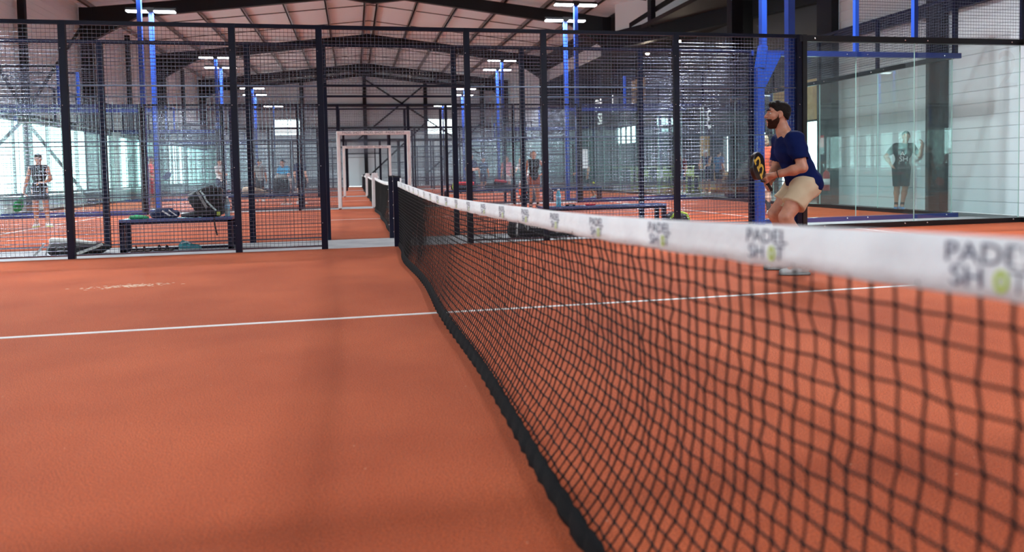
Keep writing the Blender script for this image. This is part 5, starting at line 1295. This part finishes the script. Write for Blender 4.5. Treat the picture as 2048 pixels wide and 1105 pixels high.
for sd in (-1, 1):
    mb = MB(); mb.ball(q(0.064, sd*0.031, 0.012), 0.0125, n=8); e_ = mb.build('eye', M['eye'], t)
    mb = MB(); mb.ball(q(0.0735, sd*0.0315, 0.012), 0.0062, n=6); mb.build('iris', M['pupil'], e_)
    mb = MB(); mb.tube([q(0.070, sd*0.018, 0.020), q(0.075, sd*0.031, 0.0215), q(0.066, sd*0.044, 0.018)], 0.0045, n=6); mb.build('eyelid', M['skin'], e_)
    mb = MB(); mb.tube([q(0.086, sd*0.012, 0.036), q(0.084, sd*0.030, 0.043), q(0.068, sd*0.050, 0.038)], [0.005, 0.0065, 0.004], n=6); mb.build('eyebrow', M['hair'], t)
mb = MB(); mb.tube([q(0.089, -0.016, -0.058), q(0.0925, 0, -0.057), q(0.089, 0.016, -0.058)], [0.004, 0.0065, 0.004], n=6); mb.build('lips', M['lips'], t)
# shirt with loose back hem and sleeves
sp = unit(J['che']-J['pel'])
St = [c5(J['pel']-F*0.015, J['wai'], 0.150, 0.130), c5(J['wai'], J['che'], 0.130, 0.140), c5(J['pel']+L_*0.06-F*0.02, J['pel']-L_*0.06-F*0.02, 0.140, 0.140), c5(J['che']+L_*0.065, J['che']-L_*0.065, 0.128, 0.128),
      c5(J['ls']-L_*0.02, J['rs']+L_*0.02, 0.076, 0.076), c5(J['che'], J['nec']-sp*0.035, 0.118, 0.075), c5(J['wai']+F*0.03, J['pel']+F*0.06+A_((0, 0, 0.06)), 0.10, 0.085),
      c5(J['ls'], J['ls']+(J['le']-J['ls'])*0.35, 0.078, 0.074), c5(J['ls']+(J['le']-J['ls'])*0.3, J['ls']+(J['le']-J['ls'])*0.80, 0.074, 0.066), c5(J['rs'], J['rs']+(J['re']-J['rs'])*0.75, 0.075, 0.064)]
def shirt_cut(D, X, Y, Z):
    # clean hem, sleeve ends and neckline
    d1 = (X-0.20)*(0.22)+(Z-0.775)*1.0
    arm = np.minimum(np.sqrt((X-J['le'][0])**2+(Y-J['le'][1])**2+(Z-J['le'][2])**2), np.sqrt((X-J['re'][0])**2+(Y-J['re'][1])**2+(Z-J['re'][2])**2))
    D = np.maximum(D, -d1*0.94)
    D = np.maximum(D, 0.098-arm)
    nk = np.sqrt((X-J['nec'][0]-F[0]*0.035)**2+(Y-J['nec'][1]-F[1]*0.035)**2+((Z-J['nec'][2]-0.025)/1.1)**2)-0.072
    D = np.maximum(D, -1)
    fold = 0.0022*np.sin(60*(X*0.6-Z)+18*Y)+0.0025*np.sin(34*(X+Z*0.8)-25*Y)
    return np.maximum(D+fold, -nk)
body('shirt', St, M['tee_navy'], t, 0.0075, 0.035, extra=shirt_cut, smooth_it=1)
# shorts, each leg cut square to the thigh
Bt = [c5(J['pel']+L_*0.06, J['pel']-L_*0.06, 0.128, 0.128), c5(J['pel']+L_*0.06-F*0.04-A_((0, 0, 0.04)), J['pel']-L_*0.06-F*0.04-A_((0, 0, 0.04)), 0.105, 0.105)]
for h_, k_ in (('lh', 'lk'), ('rh', 'rk')): Bt += [c5(J[h_], J[h_]+(J[k_]-J[h_])*0.75, 0.115, 0.104)]
def shorts_cut(D, X, Y, Z):
    pl = (X-0.2)*L_[0]+Y*L_[1]
    dd = []
    for h_, k_ in (('lh', 'lk'), ('rh', 'rk')):
        d = unit(J[k_]-J[h_]); p = J[h_]+(J[k_]-J[h_])*0.62; dd.append((X-p[0])*d[0]+(Y-p[1])*d[1]+(Z-p[2])*d[2])
    D = np.maximum(D, np.where(pl > 0, dd[0], dd[1]))
    D = np.maximum(D, np.maximum(Z-0.905, -1))
    return D+0.0025*np.sin(40*(X+0.7*Z)+20*Y)+0.002*np.sin(70*(Z-0.5*X))
body('shorts', Bt, M['khaki'], t, 0.0075, 0.03, extra=shorts_cut, smooth_it=1)
for a_, t_ in (('la', 'lt'), ('ra', 'rt')):
    a = J[a_]; d = J[t_]-a; d[2] = 0; d = unit(d); heel = A_((a[0], a[1], 0.0))-d*0.055
    sh, so = shoe_parts(heel, cloth('palegrey', (0.42, 0.47, 0.47)), cloth('solegrey', (0.22, 0.24, 0.24)), t, 1.0, math.atan2(d[1], d[0]))
    body('sock', [c5(a-A_((0, 0, 0.01)), a+(J['lk' if a_ == 'la' else 'rk']-a)*0.16, 0.043, 0.043)], WH, t, 0.008, 0.01)
mb = MB(); wv = unit(J['lw']-J['le']); b1 = np.cross(wv, (0, 0, 1)); b1 = unit(b1); b2 = np.cross(wv, b1); wc = J['lw']-wv*0.03
mb.tube([wc+0.031*(b1*math.cos(a)+b2*math.sin(a)) for a in np.linspace(0, 2*math.pi, 20, endpoint=False)], 0.0035, n=6, closed=True); mb.build('wristband', BK, t)
racket('black padel racket with gold letter held by the player in navy', tuple(tip+A_((MX, MY, 0))), tuple(hb+A_((MX, MY, 0))), -0.98, letter=True)
